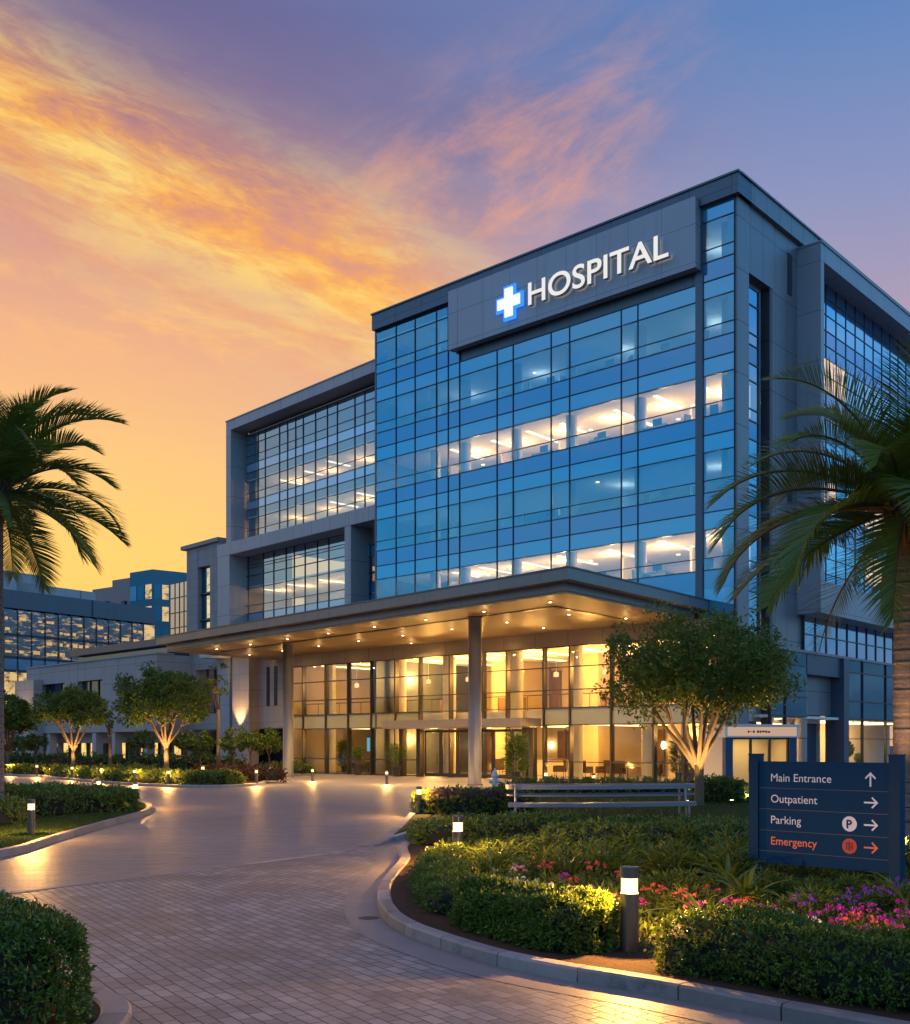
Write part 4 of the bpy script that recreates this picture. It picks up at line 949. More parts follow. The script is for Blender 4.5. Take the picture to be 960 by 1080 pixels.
for x, y, zz, sc, lab in BOL:
    if y: p = G(x, y, zz)
    else: p = Vector((ray(x) * zz, zz, 0.1))
    place(bo, p, 0, sc, lab, 'bollard lamps along the drive and beds')
    lamp('POINT', (p.x, p.y, p.z + 0.738 * sc), 430 if p.y < 20 else 330, (1.0, 0.50, 0.12), 0.015)
# ================================================================ ground, paving, kerbs
def smooth(pts, n=6, closed=False):
    P_ = [Vector(p[:2]) for p in pts]; out = []; N_ = len(P_)
    for i in range(N_ if closed else N_ - 1):
        g = lambda k: P_[k % N_] if closed else P_[max(0, min(N_ - 1, k))]
        a, b, c, d = g(i - 1), g(i), g(i + 1), g(i + 2)
        for k in range(n):
            t = k / n
            out.append(0.5 * ((2 * b) + (c - a) * t + (2 * a - 5 * b + 4 * c - d) * t * t + (3 * b - a - 3 * c + d) * t ** 3))
    if not closed: out.append(P_[-1])
    return out
def offs(path, d, closed=False):
    out = []; n = len(path)
    for i in range(n):
        a = path[(i - 1) % n] if closed or i > 0 else path[i]; b = path[(i + 1) % n] if closed or i < n - 1 else path[i]
        t = (b - a); t = t.normalized() if t.length > 1e-6 else Vector((1, 0)); out.append(path[i] + Vector((-t.y, t.x)) * d)
    return out

def mat_brick(name):
    m, nt, out = newmat(name)
    pos = nd(nt, 'ShaderNodeNewGeometry').outputs['Position']
    mp = nd(nt, 'ShaderNodeMapping', {'Vector': pos, 'Rotation': (0, 0, R(-123)), 'Scale': (1, 1, 1)})
    wob = nd(nt, 'ShaderNodeVectorMath', {0: mp.outputs[0], 1: nd(nt, 'ShaderNodeVectorMath', {0: nd(nt, 'ShaderNodeTexNoise', {'Vector': pos, 'Scale': 0.8, 'Detail': 2}).outputs['Color'], 1: (0.05, 0.05, 0)}, operation='MULTIPLY').outputs[0]}, operation='ADD').outputs[0]
    def br(c1, c2, cm):
        b = nd(nt, 'ShaderNodeTexBrick', {'Vector': wob, 'Color1': g4(c1), 'Color2': g4(c2), 'Mortar': g4(cm), 'Scale': 1.0, 'Mortar Size': 0.008, 'Mortar Smooth': 0.3, 'Bias': 0.0, 'Brick Width': 0.25, 'Row Height': 0.125}); b.offset = 0.5; return b
    b1 = br((0.150, 0.135, 0.130), (0.31, 0.27, 0.255), (0.05, 0.044, 0.043))
    col = mixc(nt, smooth01(nt, noise(nt, pos, 0.55, 8, 0.75), 0.40, 0.66), b1.outputs['Color'], (0.105, 0.092, 0.088, 1))
    tw = nd(nt, 'ShaderNodeMapping', {'Vector': pos, 'Rotation': (0, 0, R(-60)), 'Scale': (0.12, 1.5, 1)}).outputs[0]
    col = mixc(nt, M(nt, 'MULTIPLY', smooth01(nt, noise(nt, tw, 1.0, 6, 0.7), 0.52, 0.68), 0.45), col, (0.07, 0.062, 0.06, 1))
    col = mixc(nt, M(nt, 'MULTIPLY', smooth01(nt, noise(nt, pos, 5.0, 5, 0.7), 0.5, 0.75), 0.35), col, (0.32, 0.26, 0.235, 1))
    rg = M(nt, 'ADD', M(nt, 'MULTIPLY', noise(nt, pos, 0.7, 6, 0.7), 0.26), 0.34)
    rg = M(nt, 'ADD', rg, M(nt, 'MULTIPLY', b1.outputs['Fac'], 0.3), clamp=True)
    p = nd(nt, 'ShaderNodeBsdfPrincipled', {'Base Color': col, 'Roughness': rg, 'Specular IOR Level': 0.6})
    h = M(nt, 'ADD', M(nt, 'MULTIPLY', b1.outputs['Fac'], -1.0), M(nt, 'MULTIPLY', noise(nt, pos, 14, 5, 0.7), 0.7))
    bn_ = nd(nt, 'ShaderNodeBump', {'Strength': 0.7, 'Distance': 0.012, 'Height': h}); nt.links.new(bn_.outputs[0], p.inputs['Normal'])
    nt.links.new(p.outputs[0], out.inputs[0]); return m
def mat_conc(name, c=(0.215, 0.19, 0.19)):
    m, nt, out = newmat(name)
    pos = nd(nt, 'ShaderNodeNewGeometry').outputs['Position']
    f = M(nt, 'ADD', M(nt, 'MULTIPLY', noise(nt, pos, 0.25, 8, 0.7), 0.6), M(nt, 'MULTIPLY', noise(nt, pos, 3.5, 6, 0.7), 0.4))
    col = ramp(nt, f, [(0.35, g4([k * 0.72 for k in c])), (0.65, g4([k * 1.25 for k in c]))])
    sw = nd(nt, 'ShaderNodeMapping', {'Vector': pos, 'Rotation': (0, 0, R(-62)), 'Scale': (0.35, 4.5, 1)}).outputs[0]
    st_ = noise(nt, sw, 1.0, 6, 0.7, 0.6)
    col = mixc(nt, M(nt, 'MULTIPLY', smooth01(nt, st_, 0.45, 0.7), 0.35), col, g4([k * 0.6 for k in c]))
    mp = nd(nt, 'ShaderNodeMapping', {'Vector': pos, 'Rotation': (0, 0, R(-40))}).outputs[0]
    b1 = nd(nt, 'ShaderNodeTexBrick', {'Vector': mp, 'Color1': (1, 1, 1, 1), 'Color2': (.62, .62, .62, 1), 'Mortar': (.35, .35, .35, 1), 'Scale': 1.0, 'Mortar Size': 0.010, 'Brick Width': 0.28, 'Row Height': 0.14})
    col = mixc(nt, 0.7, col, b1.outputs['Color'], 'MULTIPLY')
    rg = M(nt, 'ADD', M(nt, 'MULTIPLY', noise(nt, pos, 0.5, 6, 0.7), 0.26), M(nt, 'ADD', M(nt, 'MULTIPLY', st_, 0.22), 0.22), clamp=True)
    p = nd(nt, 'ShaderNodeBsdfPrincipled', {'Base Color': col, 'Roughness': rg, 'Specular IOR Level': 0.6})
    bn_ = nd(nt, 'ShaderNodeBump', {'Strength': 0.85, 'Distance': 0.014, 'Height': M(nt, 'ADD', M(nt, 'ADD', noise(nt, pos, 10, 6, 0.7), M(nt, 'MULTIPLY', st_, 0.8)), M(nt, 'MULTIPLY', b1.outputs['Fac'], -0.8))}); nt.links.new(bn_.outputs[0], p.inputs['Normal'])
    nt.links.new(p.outputs[0], out.inputs[0]); return m
brick = mat_brick('brick_pavers'); conc = mat_conc('paving_stone'); kerbm, nt, out = newmat('kerb_stone')
geo = nd(nt, 'ShaderNodeNewGeometry'); kp = geo.outputs['Position']
kf = M(nt, 'ADD', M(nt, 'MULTIPLY', geo.outputs['Random Per Island'], 0.5), M(nt, 'MULTIPLY', noise(nt, kp, 4.0, 8, 0.7), 0.5))
kc = ramp(nt, kf, [(0.2, (0.155, 0.135, 0.125, 1)), (0.8, (0.32, 0.28, 0.26, 1))])
kc = mixc(nt, smooth01(nt, noise(nt, kp, 1.7, 7, 0.75), 0.52, 0.70), kc, (0.10, 0.088, 0.08, 1))
kb = nd(nt, 'ShaderNodeBsdfPrincipled', {'Base Color': kc, 'Roughness': 0.6})
kn = nd(nt, 'ShaderNodeBump', {'Strength': 0.5, 'Distance': 0.015, 'Height': noise(nt, kp, 22, 6, 0.7)}); nt.links.new(kn.outputs[0], kb.inputs['Normal']); nt.links.new(kb.outputs[0], out.inputs[0])
soilm = mat_plain('soil', (0.055, 0.030, 0.018), 0.9, 0, 0.5, 12, 0.9, 0.2, 40); lawnm = mat_plain('lawn_soil', (0.030, 0.042, 0.012), 0.9, 0, 0.4, 3, 0.6, 0.1, 30)
w = MB(); w.sheet([(-1500, -300), (1500, -300), (1500, 2500), (-1500, 2500)], -0.03); struct(w, 'ground', mat_plain('far_ground', (0.05, 0.05, 0.045), 0.9, 0, 0.3, 0.05))
w = MB(); w.sheet([(-90, -12), (70, -12), (70, 130), (-90, 130)], 0.0); struct(w, 'forecourt', conc)
w = MB(); w.sheet([(-20.35, -6.2), (-18, -10), (60, -10), (60, 37.4), (9.9, 37.4), (-1.5, 21), (-3.4, 18.2), (-6.1, 14.33)], 0.004); struct(w, 'driveway', brick)
w = MB()                                            # raised edge where the two pavings meet
jl = smooth([(-20.35, -6.2), (-6.1, 14.33), (-3.4, 18.2), (-1.6, 20.9)], 10); jr = offs(jl, -0.14)
for i in range(len(jl) - 1): w.hexa([(*jl[i], 0.0), (*jr[i], 0.0), (*jr[i + 1], 0.0), (*jl[i + 1], 0.0), (*jl[i], 0.011), (*jr[i], 0.011), (*jr[i + 1], 0.011), (*jl[i + 1], 0.011)])
struct(w, 'paving_edge', kerbm)

def island(poly, nsm, hz=0.13, bed=0.095, mat=None, kw=0.17, bedname='planting_bed', low=None):
    """kerb ring and bed of one island; poly runs with the inside on its left"""
    pth = smooth(poly, nsm, True)
    A = sum(a.x * b.y - b.x * a.y for a, b in zip(pth, pth[1:] + pth[:1]))
    if A < 0: pth.reverse()
    inn = offs(pth, kw, True); ou2 = offs(pth, 0.02, True); in2 = offs(pth, kw - 0.02, True); n = len(pth)
    w = MB(); i = 0                                 # kerb stones of about a metre with open joints
    while i < n:
        L_ = 0.0; run = [i]
        while L_ < 0.85 and run[-1] < n: L_ += (pth[(run[-1] + 1) % n] - pth[run[-1] % n]).length; run.append(run[-1] + 1)
        vs = []; fs = []; m_ = len(run)
        for k_, r_ in enumerate(run):
            r_ %= n; h = hz if low is None else low(pth[r_], hz); sh = Vector((0, 0))
            if k_ == 0: sh = (pth[(r_ + 1) % n] - pth[r_]).normalized() * 0.007
            elif k_ == m_ - 1: sh = (pth[r_ - 1] - pth[r_]).normalized() * 0.007
            for q_, z_ in ((pth[r_], 0), (pth[r_], h - 0.02), (ou2[r_], h), (in2[r_], h), (inn[r_], h - 0.02), (inn[r_], 0)): vs.append((*(q_ + sh), z_))
        for a_ in range(m_ - 1):
            for k in range(5): fs.append((a_ * 6 + k, a_ * 6 + 6 + k, a_ * 6 + 7 + k, a_ * 6 + k + 1))
        fs += [(5, 4, 3, 2, 1, 0), tuple((m_ - 1) * 6 + k for k in range(6))]
        w.add(vs, fs); i = run[-1]
    struct(w, 'kerb', kerbm)
    w = MB(); w.add([(p.x, p.y, bed if low is None else low(p, bed + 0.03) - 0.03) for p in inn], [tuple(range(n))]); struct(w, bedname, mat or soilm)
    return pth
gp = lambda L: [G(x, y) for x, y in L]
FIp = gp([(430, 893), (422, 912), (410, 927), (400, 941), (398.5, 957), (407, 973), (424, 985), (447, 995), (513, 1017), (580, 1032), (637, 1042), (700, 1053), (824, 1078)]) + [Vector(p) for p in ((3.6, 6.55), (5.5, 5.0), (9, 3.4), (16, 2.6), (30, 6), (30, 23), (16, 24.2), (4, 23.8), (0.8, 23.2))]
FI = island(FIp, 6)
w = MB(); band_o = offs(FI, -0.42, True); n = len(FI)
for i in range(n): w.add([(*FI[i], 0.008), (*band_o[i], 0.008), (*band_o[(i + 1) % n], 0.008), (*FI[(i + 1) % n], 0.008)], [(3, 2, 1, 0)])
struct(w, 'kerb_band', mat_plain('kerb_band_stone', (0.19, 0.165, 0.155), 0.5, 0, 0.2, 1.8, 0.25))
BIp = gp([(384, 893.5), (404, 887), (424, 871), (436, 859), (452, 851.5), (480, 846)]) + [Vector(p) for p in ((2.2, 42.5), (10, 44), (11, 41), (16, 40), (26, 38), (30, 30), (28, 25.4), (12, 25.6), (3, 25.2), (0.2, 24.4), (-0.9, 23.0))]
tipB = Vector(BIp[0][:2])
BI = island(BIp, 6, 0.14, 0.10, lawnm, bedname='lawn', low=lambda p, h: max(0.03, min(h, 0.025 + 0.05 * (p - tipB).length)))
LIp = gp([(0, 905), (60, 888), (110, 873), (148, 862), (161, 855.5), (155, 850), (132, 846)]) + [Vector(p) for p in ((-16.5, 42), (-22, 45), (-40, 46), (-40, 8), (-14, 9), (-9.4, 15.5))]
LI = island(LIp, 6, 0.14, 0.10, lawnm, bedname='lawn')
FAp = gp([(8, 818.5), (60, 822), (100, 825.5), (130, 828), (200, 831), (258, 830), (280, 826.5), (274, 822.5), (262, 818)]) + [Vector(p) for p in ((-18.5, 78), (-27, 84), (-45, 92), (-50, 80))]
FA = island(FAp, 6, 0.14, 0.10)
BLp = [(-2.32, 7.55), (-2.45, 6.6), (-3.0, 5.6), (-5, 5), (-8, 5.2), (-8, 10), (-5.2, 9.6), (-3.6, 8.95), (-2.65, 8.35)]
BLI = island(BLp, 6, 0.07, 0.05, kw=0.22)
w = MB(); w.lathe([(0.0, 0.012), (0.11, 0.012), (0.12, 0.009)], G(389, 969), 20); tag(w.build('drain_cover', mat_plain('iron', (0.03, 0.028, 0.027), 0.5, 0.6, 0.2, 30)), 'small dark round drain cover in the paving beside the kerb curve', 'drain cover')

# ================================================================ foliage
rng = np.random.default_rng(7); random.seed(7)
hleaf = mat_leaf('hedge_leaf', (0.025, 0.060, 0.010), (0.135, 0.19, 0.016), 0.42, 0.3, 0.4, (0.19, 0.24, 0.04))
dleaf = mat_leaf('dark_hedge_leaf', (0.026, 0.054, 0.007), (0.11, 0.175, 0.018), 0.40, 0.2, 0.45, (0.11, 0.18, 0.035))
tleaf = mat_leaf('tree_leaf', (0.028, 0.058, 0.007), (0.12, 0.175, 0.018), 0.45, 0.3, 0.35, (0.12, 0.14, 0.025))
pleaf = mat_leaf('palm_leaf', (0.055, 0.098, 0.012), (0.15, 0.21, 0.028), 0.42, 0.35, 0.45, (0.15, 0.13, 0.04))
fleaf = mat_leaf('bed_leaf', (0.034, 0.062, 0.008), (0.14, 0.19, 0.022), 0.45, 0.35, 0.35, (0.17, 0.22, 0.04))
redleaf = mat_leaf('red_leaf', (0.035, 0.022, 0.010), (0.085, 0.042, 0.020), 0.5, 0.3)
purleaf = mat_leaf('purple_leaf', (0.045, 0.018, 0.045), (0.14, 0.06, 0.12), 0.5, 0.3)
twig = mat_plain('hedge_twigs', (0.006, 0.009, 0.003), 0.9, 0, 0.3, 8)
bark = mat_plain('bark', (0.145, 0.098, 0.060), 0.8, 0, 0.35, 6, 0.5, 0.2, 25)

def hedge(name, label, path, w_, h, n, leaf, z0=0.09, mat=None, group='clipped hedges in the beds', bump=0.05, tip=None, cat='hedge', npow=4.0):
    pth = [Vector(p[:2]) for p in path]
    if len(pth) > 2: pth = smooth(pth, 5)
    A = np.array([[p.x, p.y] for p in pth]); seg = np.linalg.norm(np.diff(A, axis=0), axis=1); cum = np.concatenate([[0], np.cumsum(seg)]); L = cum[-1]
    ex = 2.0 / npow
    def surf(s, th, k):                             # s in [-w, L+w], th in [0, pi]
        sc = np.clip(s, 0, L); over = np.abs(s - sc) / w_; wl = w_ * np.sqrt(np.clip(1 - over ** 2, 0, 1))
        x = np.interp(sc, cum, A[:, 0]); y = np.interp(sc, cum, A[:, 1])
        i = np.clip(np.searchsorted(cum, sc, side='right') - 1, 0, len(seg) - 1)
        t = (A[i + 1] - A[i]) / seg[i][:, None]; nn = np.stack([-t[:, 1], t[:, 0]], 1)
        c = np.sign(np.cos(th)) * np.abs(np.cos(th)) ** ex; z = np.abs(np.sin(th)) ** ex
        hh = h * (1 - 0.25 * np.clip(over, 0, 1) ** 3) 
        ds_ = s - sc
        xy = np.stack([x, y], 1) + t * ds_[:, None] + nn * (c * wl)[:, None]
        bm = bump * (np.sin(xy[:, 0] * 5.1 + 1.3 * z) + np.sin(xy[:, 1] * 6.3 + 2) + np.sin((xy[:, 0] + xy[:, 1]) * 11.7 + z * 7)) / 2
        P = np.stack([xy[:, 0], xy[:, 1], z0 + z * (hh + bm)], 1)
        N = np.stack([nn[:, 0] * np.cos(th) + t[:, 0] * ds_ / w_ , nn[:, 1] * np.cos(th) + t[:, 1] * ds_ / w_, np.sin(th) ** 0.7], 1)
        cen = np.stack([x, y, np.full_like(x, z0 + h * 0.4)], 1)
        return cen + (P - cen) * k + np.stack([nn[:, 0], nn[:, 1], 0 * c], 1) * (bm * np.sign(c) * np.abs(c) * k)[:, None], N
    mb = MB()
    ns = max(6, int((L + 2 * w_) / 0.25)); nt_ = 9
    cp = w_ * np.sin(np.linspace(0.12, 1.45, 6)); ss = np.concatenate([-cp[::-1], np.linspace(0, L, ns), L + cp]); ns = len(ss); th = np.interp(np.linspace(0, 1, 9), [0, 1], [0, 1]); half = np.array([1e-7, 1e-4, 0.02, 0.3]) ** 1.0 * (math.pi / 2); th = np.concatenate([half, [math.pi / 2], (math.pi - half)[::-1]])
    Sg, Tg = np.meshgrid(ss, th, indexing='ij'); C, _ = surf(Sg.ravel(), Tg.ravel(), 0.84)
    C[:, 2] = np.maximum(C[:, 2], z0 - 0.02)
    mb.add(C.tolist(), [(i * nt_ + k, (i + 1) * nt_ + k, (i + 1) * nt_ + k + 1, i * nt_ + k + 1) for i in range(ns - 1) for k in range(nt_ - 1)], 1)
    # sprigs: tufts of five leaves pointing outwards
    m_ = n // 5; tg_ = np.linspace(1e-7, 1, 1500) ** 6 * math.pi / 2; qx = np.cos(tg_) ** ex * w_; qz = np.sin(tg_) ** ex * h; al = np.concatenate([[0], np.cumsum(np.hypot(np.diff(qx), np.diff(qz)))])
    cap_ = rng.random(m_) < (math.pi * w_) / (math.pi * w_ + 2 * L); sn = w_ * np.sin(rng.uniform(0, math.pi / 2, m_)); s = np.where(cap_, np.where(rng.random(m_) < 0.5, -sn, L + sn), rng.uniform(0, L, m_)); t = np.interp(rng.random(m_) * al[-1], al, tg_); t = np.where(rng.random(m_) < 0.5, t, math.pi - t)
    P, N = surf(s, t, 1.0); N /= np.maximum(np.linalg.norm(N, axis=1, keepdims=True), 1e-6)
    P = P - N * rng.uniform(-0.1, 1.3, (m_, 1)) * leaf
    P5 = np.repeat(P, 5, 0); N5 = np.repeat(N, 5, 0)
    D = N5 * 0.5 + rng.normal(size=(m_ * 5, 3)) * 0.72 + np.array([0, 0, 0.2])
    P5 = P5 + rng.normal(size=P5.shape) * leaf * 0.22 + N5 * (np.tile(np.arange(5), m_)[:, None] * leaf * 0.16)
    P5[:, 2] = np.maximum(P5[:, 2], z0 + 0.01)
    mb.leaves(P5, D, leaf * rng.uniform(0.7, 1.25, m_ * 5), leaf * rng.uniform(0.34, 0.52, m_ * 5), rng)
    if tip is not None:                             # blossom or coloured shoots over the top
        k = n // 8; s = rng.uniform(0, L, k); P, N = surf(s, rng.uniform(0.7, 2.6, k), 1.0)
        mb.leaves(P, N * 0.5 + rng.normal(size=(k, 3)) * 0.6 + np.array([0, 0, .3]), leaf * 1.1, leaf * 0.6, rng, 2)
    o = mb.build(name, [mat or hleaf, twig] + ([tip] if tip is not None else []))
    return tag(o, label, cat, group)

def near_i(path, q): return min(range(len(path)), key=lambda i: (path[i] - Vector(q[:2])).length)
def along(path, qa, qb, d):
    i, j = near_i(path, qa), near_i(path, qb); n = len(path)
    if (j - i) % n > (i - j) % n: i, j = j, i
    idx = [(i + k) % n for k in range((j - i) % n + 1)]; o = offs(path, d, True); pts = [o[k] for k in idx]
    k = max(1, len(pts) // 7); q = pts[:-1:k]; return (q[:-1] if (q[-1] - pts[-1]).length < 0.15 and len(q) > 1 else q) + [pts[-1]]
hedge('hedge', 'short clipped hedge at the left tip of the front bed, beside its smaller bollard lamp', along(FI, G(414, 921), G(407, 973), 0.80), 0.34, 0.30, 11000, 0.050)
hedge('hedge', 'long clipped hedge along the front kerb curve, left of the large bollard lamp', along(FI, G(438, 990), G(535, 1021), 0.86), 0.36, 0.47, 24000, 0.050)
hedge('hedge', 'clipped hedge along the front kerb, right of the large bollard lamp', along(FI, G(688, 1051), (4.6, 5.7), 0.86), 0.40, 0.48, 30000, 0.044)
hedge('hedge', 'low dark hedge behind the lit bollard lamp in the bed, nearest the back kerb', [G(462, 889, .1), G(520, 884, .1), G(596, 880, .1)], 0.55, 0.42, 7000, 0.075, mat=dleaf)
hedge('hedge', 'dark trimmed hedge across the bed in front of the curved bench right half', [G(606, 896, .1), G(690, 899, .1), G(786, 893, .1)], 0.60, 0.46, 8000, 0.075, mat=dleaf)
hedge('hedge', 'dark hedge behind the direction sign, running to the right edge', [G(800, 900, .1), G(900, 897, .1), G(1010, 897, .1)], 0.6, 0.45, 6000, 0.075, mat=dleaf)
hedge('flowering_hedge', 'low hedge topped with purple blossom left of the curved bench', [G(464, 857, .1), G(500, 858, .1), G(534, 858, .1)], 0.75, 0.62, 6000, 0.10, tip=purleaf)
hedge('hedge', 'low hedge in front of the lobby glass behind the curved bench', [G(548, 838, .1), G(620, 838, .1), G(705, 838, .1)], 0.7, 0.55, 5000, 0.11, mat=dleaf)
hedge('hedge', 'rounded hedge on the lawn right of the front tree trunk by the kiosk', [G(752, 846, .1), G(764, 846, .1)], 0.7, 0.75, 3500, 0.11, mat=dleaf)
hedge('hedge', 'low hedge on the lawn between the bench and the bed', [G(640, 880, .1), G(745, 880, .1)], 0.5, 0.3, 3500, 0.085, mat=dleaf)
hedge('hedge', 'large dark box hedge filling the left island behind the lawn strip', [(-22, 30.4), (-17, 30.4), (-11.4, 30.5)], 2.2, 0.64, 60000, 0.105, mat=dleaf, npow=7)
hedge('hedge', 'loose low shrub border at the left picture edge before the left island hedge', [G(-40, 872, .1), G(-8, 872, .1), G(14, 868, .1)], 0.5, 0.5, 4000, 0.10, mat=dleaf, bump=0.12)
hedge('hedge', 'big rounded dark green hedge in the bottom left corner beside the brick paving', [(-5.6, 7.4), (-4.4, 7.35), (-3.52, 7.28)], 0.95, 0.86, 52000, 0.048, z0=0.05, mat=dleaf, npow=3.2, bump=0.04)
for k, (xa, xb, lab) in enumerate([(14, 34, 'low hedge block on the far island right of the palm trunk'), (49, 72, 'low hedge block on the far island between the two leftmost lamps'), (81, 102, 'low hedge block on the far island below the smaller tree'), (111, 138, 'low hedge block on the far island left of the lamp behind the kerb tip'),
        (147, 182, 'low hedge block on the far island left of the bigger tree trunk'), (187, 264, 'longest low hedge block at the right end of the far island')]):
    q = lambda x: Vector(FA[min(range(len(FA)), key=lambda i: abs(FA[i].x / FA[i].y - ray(x)) + (9 if FA[i].y > 70 else 0))])
    pts = along(FA, q(xa), q(xb), 1.1) if xb - xa > 60 else [q(xa) + Vector((0.1, 1.4)), q(xb) + Vector((0.1, 1.4))]
    hedge('hedge', lab, pts, 0.65, 0.55, 2600 if xb - xa < 60 else 5000, 0.15, group='low hedge blocks of the far island')
hedge('hedge', 'long dark hedge at the foot of the low stone building', [(-40, 91), (-28, 83), (-16, 77)], 1.0, 1.1, 6500, 0.26, z0=0, mat=dleaf, bump=0.12)
for x, Y, lab, mt in ((246, 58, 'bronze leaved shrub behind the right end of the far island hedge', redleaf), (218, 60, 'bronze leaved shrub right of the bigger left tree', redleaf), (60, 70, 'bronze tinted shrub below the smaller left tree', redleaf), (116, 62, 'dark round shrub between the two left trees', dleaf), (285, 72, 'small green shrub beside the white marker stone at the far island end', dleaf)):
    c = Vector((ray(x) * Y, Y)); hedge('shrub', lab, [c, c + Vector((2.2, -1.0))], 0.8, 0.62, 1800, 0.20, mat=mt, bump=0.12, cat='shrub', group='shrubs behind the far island hedge', npow=2.6)

# ---- trees
def tree(name, label, cat, loc, hf, ctr, rx, rz, nc, nl, leaf, tr=0.13, limbs=9, group=None, mat=None, seed=1, up=True, pw=260, flat=0.75):
    rg = np.random.default_rng(seed); rd = random.Random(seed); loc = Vector(loc)
    t = thing(name, label, cat, tuple(loc), group); mb = MB()
    fork = loc + Vector((0, 0, hf)); mb.tube([loc + Vector((0, 0, -0.05)), loc + Vector((0.01, 0, 0.12)), loc + Vector((0.02, 0.01, hf * 0.6)), fork + Vector((0, 0, 0.05))], [tr * 1.45, tr * 1.08, tr * 0.95, tr * 0.9], 10)
    cen = Vector(ctr); tips = []
    for k in range(limbs):
        a = 2 * math.pi * (k + rd.uniform(-.25, .25)) / limbs; rr_ = rx * (rd.uniform(0.45, 0.85) if k % 3 else rd.uniform(0.1, 0.3))
        end = cen + Vector((rr_ * math.cos(a), rr_ * math.sin(a), rz * rd.uniform(-0.15, 0.45)))
        mid = fork.lerp(end, 0.42) + Vector((math.cos(a), math.sin(a), 0)) * rx * 0.06 + Vector((0, 0, -0.02))
        q = fork.lerp(end, 0.75) + Vector((rd.uniform(-.1, .1), rd.uniform(-.1, .1), 0.1)); b0 = fork + Vector((math.cos(a), math.sin(a), 0)) * tr * 0.4 - Vector((0, 0, rd.uniform(0, 0.25)))
        mb.tube([b0, fork.lerp(mid, 0.5) + Vector((math.cos(a) * 0.05, math.sin(a) * 0.05, 0.0)), mid, q, end], [tr * 0.52, tr * 0.44, tr * 0.36, tr * 0.22, tr * 0.08], 7)
        tips.append(end)
        for s in range(4):
            st_ = mid.lerp(q, rd.uniform(0.0, 0.9)); aa = a + rd.uniform(-1.3, 1.3)
            e = st_ + Vector((math.cos(aa) * rx * 0.42, math.sin(aa) * rx * 0.42, rz * rd.uniform(0.1, 0.55)))
            mb.tube([st_, st_.lerp(e, 0.5) + Vector((0, 0, 0.06)), e], [tr * 0.22, tr * 0.15, tr * 0.05], 5)
    mb.build('trunk', bark, t, True)
    # clumps through the crown, most near its outside; none low down in the middle
    C = []
    while len(C) < nc:
        d = rg.normal(size=3); d /= np.linalg.norm(d); r = rg.uniform(0.25, 1.0) ** 0.45
        lump = 1 + 0.12 * math.sin(3.1 * math.atan2(d[1], d[0]) + seed) + 0.09 * math.sin(5.3 * d[2] + 7 * d[0] + seed)
        z = d[2] * (1.0 if d[2] > 0 else flat); p = np.array([d[0] * rx, d[1] * rx, z * rz]) * r * lump
        if p[2] < -0.30 * rz and math.hypot(p[0], p[1]) < 0.55 * rx: continue
        C.append(p + np.array(cen))
    C = np.array(C); rc = rx * rg.uniform(0.11, 0.22, nc)
    I = np.repeat(np.arange(nc), nl); v = rg.normal(size=(nc * nl, 3)); v /= np.linalg.norm(v, axis=1, keepdims=True); rad = rg.random((nc * nl, 1)) ** 0.4
    P = C[I] + v * rc[I][:, None] * rad * np.array([1.15, 1.15, 0.72])
    D = v * 0.6 + rg.normal(size=v.shape) * 0.6 + np.array([0, 0, -0.1])
    cb_ = MB(); cb_.leaves(P, D, leaf * rg.uniform(0.65, 1.25, nc * nl), leaf * rg.uniform(0.36, 0.58, nc * nl), rg)
    cb_.build('crown', mat or tleaf, t)
    return t
def uplight(loc, to, label, pw, angle=85, group='ground spotlights under the trees'):
    t = thing('ground_spotlight', label, 'spotlight', tuple(loc), group); l = Vector(loc)
    d = (Vector(to) - l).normalized()
    w = MB(); w.tube([l, l + Vector((0, 0, 0.08))], 0.02, 8); w.tube([l + Vector((0, 0, 0.08)), l + Vector((0, 0, 0.08)) + d * 0.14], [0.05, 0.07], 12); w.build('housing', darkm, t)
    e = l + Vector((0, 0, 0.08)) + d * 0.145
    w = MB(); w.tube([e, e + d * 0.006], 0.055, 12); w.build('lens', mat_up, t)
    lamp('SPOT', e + d * 0.04, pw, (1.0, 0.60, 0.22), 0.05, to, angle, 0.7)
mat_up = mat_emit('uplight_lens', (1.0, 0.7, 0.35), 12.0)
Y1 = 33.0; T1 = Vector((ray(737) * Y1, Y1, 0.1))
tree('round_crown_tree', 'leafy round crowned tree with many pale limbs before the lobby right end', 'tree', T1, 1.35, (T1.x + 0.05, Y1, 4.15), 2.75, 1.85, 340, 80, 0.15, 0.15, 10, seed=5)
for dx, dy in ((-0.55, -0.9), (0.9, -0.5)):
    uplight((T1.x + dx, T1.y + dy, 0.1), (T1.x + dx * 1.1, Y1, 3.6), 'small ground spotlight at the foot of the front round tree', 900)
T2 = Vector((ray(175) * 61, 61, 0.1)); tree('round_crown_tree', 'bigger of the two uplit round trees left of the canopy', 'tree', T2, 1.9, (T2.x, 61, 4.45), 2.5, 1.9, 170, 60, 0.24, 0.15, 9, seed=11)
uplight((T2.x + 0.2, T2.y - 1.3, 0.1), (T2.x, 61, 4), 'small ground spotlight before the bigger left tree', 1900)
T3 = Vector((ray(77) * 69, 69, 0.1)); tree('round_crown_tree', 'smaller uplit round tree before the low stone building', 'tree', T3, 1.7, (T3.x, 69, 4.25), 2.15, 1.5, 130, 55, 0.26, 0.14, 8, seed=17)
uplight((T3.x + 0.2, T3.y - 1.2, 0.1), (T3.x, 69, 4), 'small ground spotlight before the smaller left tree', 1300)
T4 = Vector((ray(8) * 78, 78, 0.0)); tree('round_crown_tree', 'dark tree partly cut off by the left picture edge behind the palm trunk', 'tree', T4, 1.7, (T4.x, 78, 4.0), 1.9, 1.9, 110, 50, 0.28, 0.14, 7, seed=23)
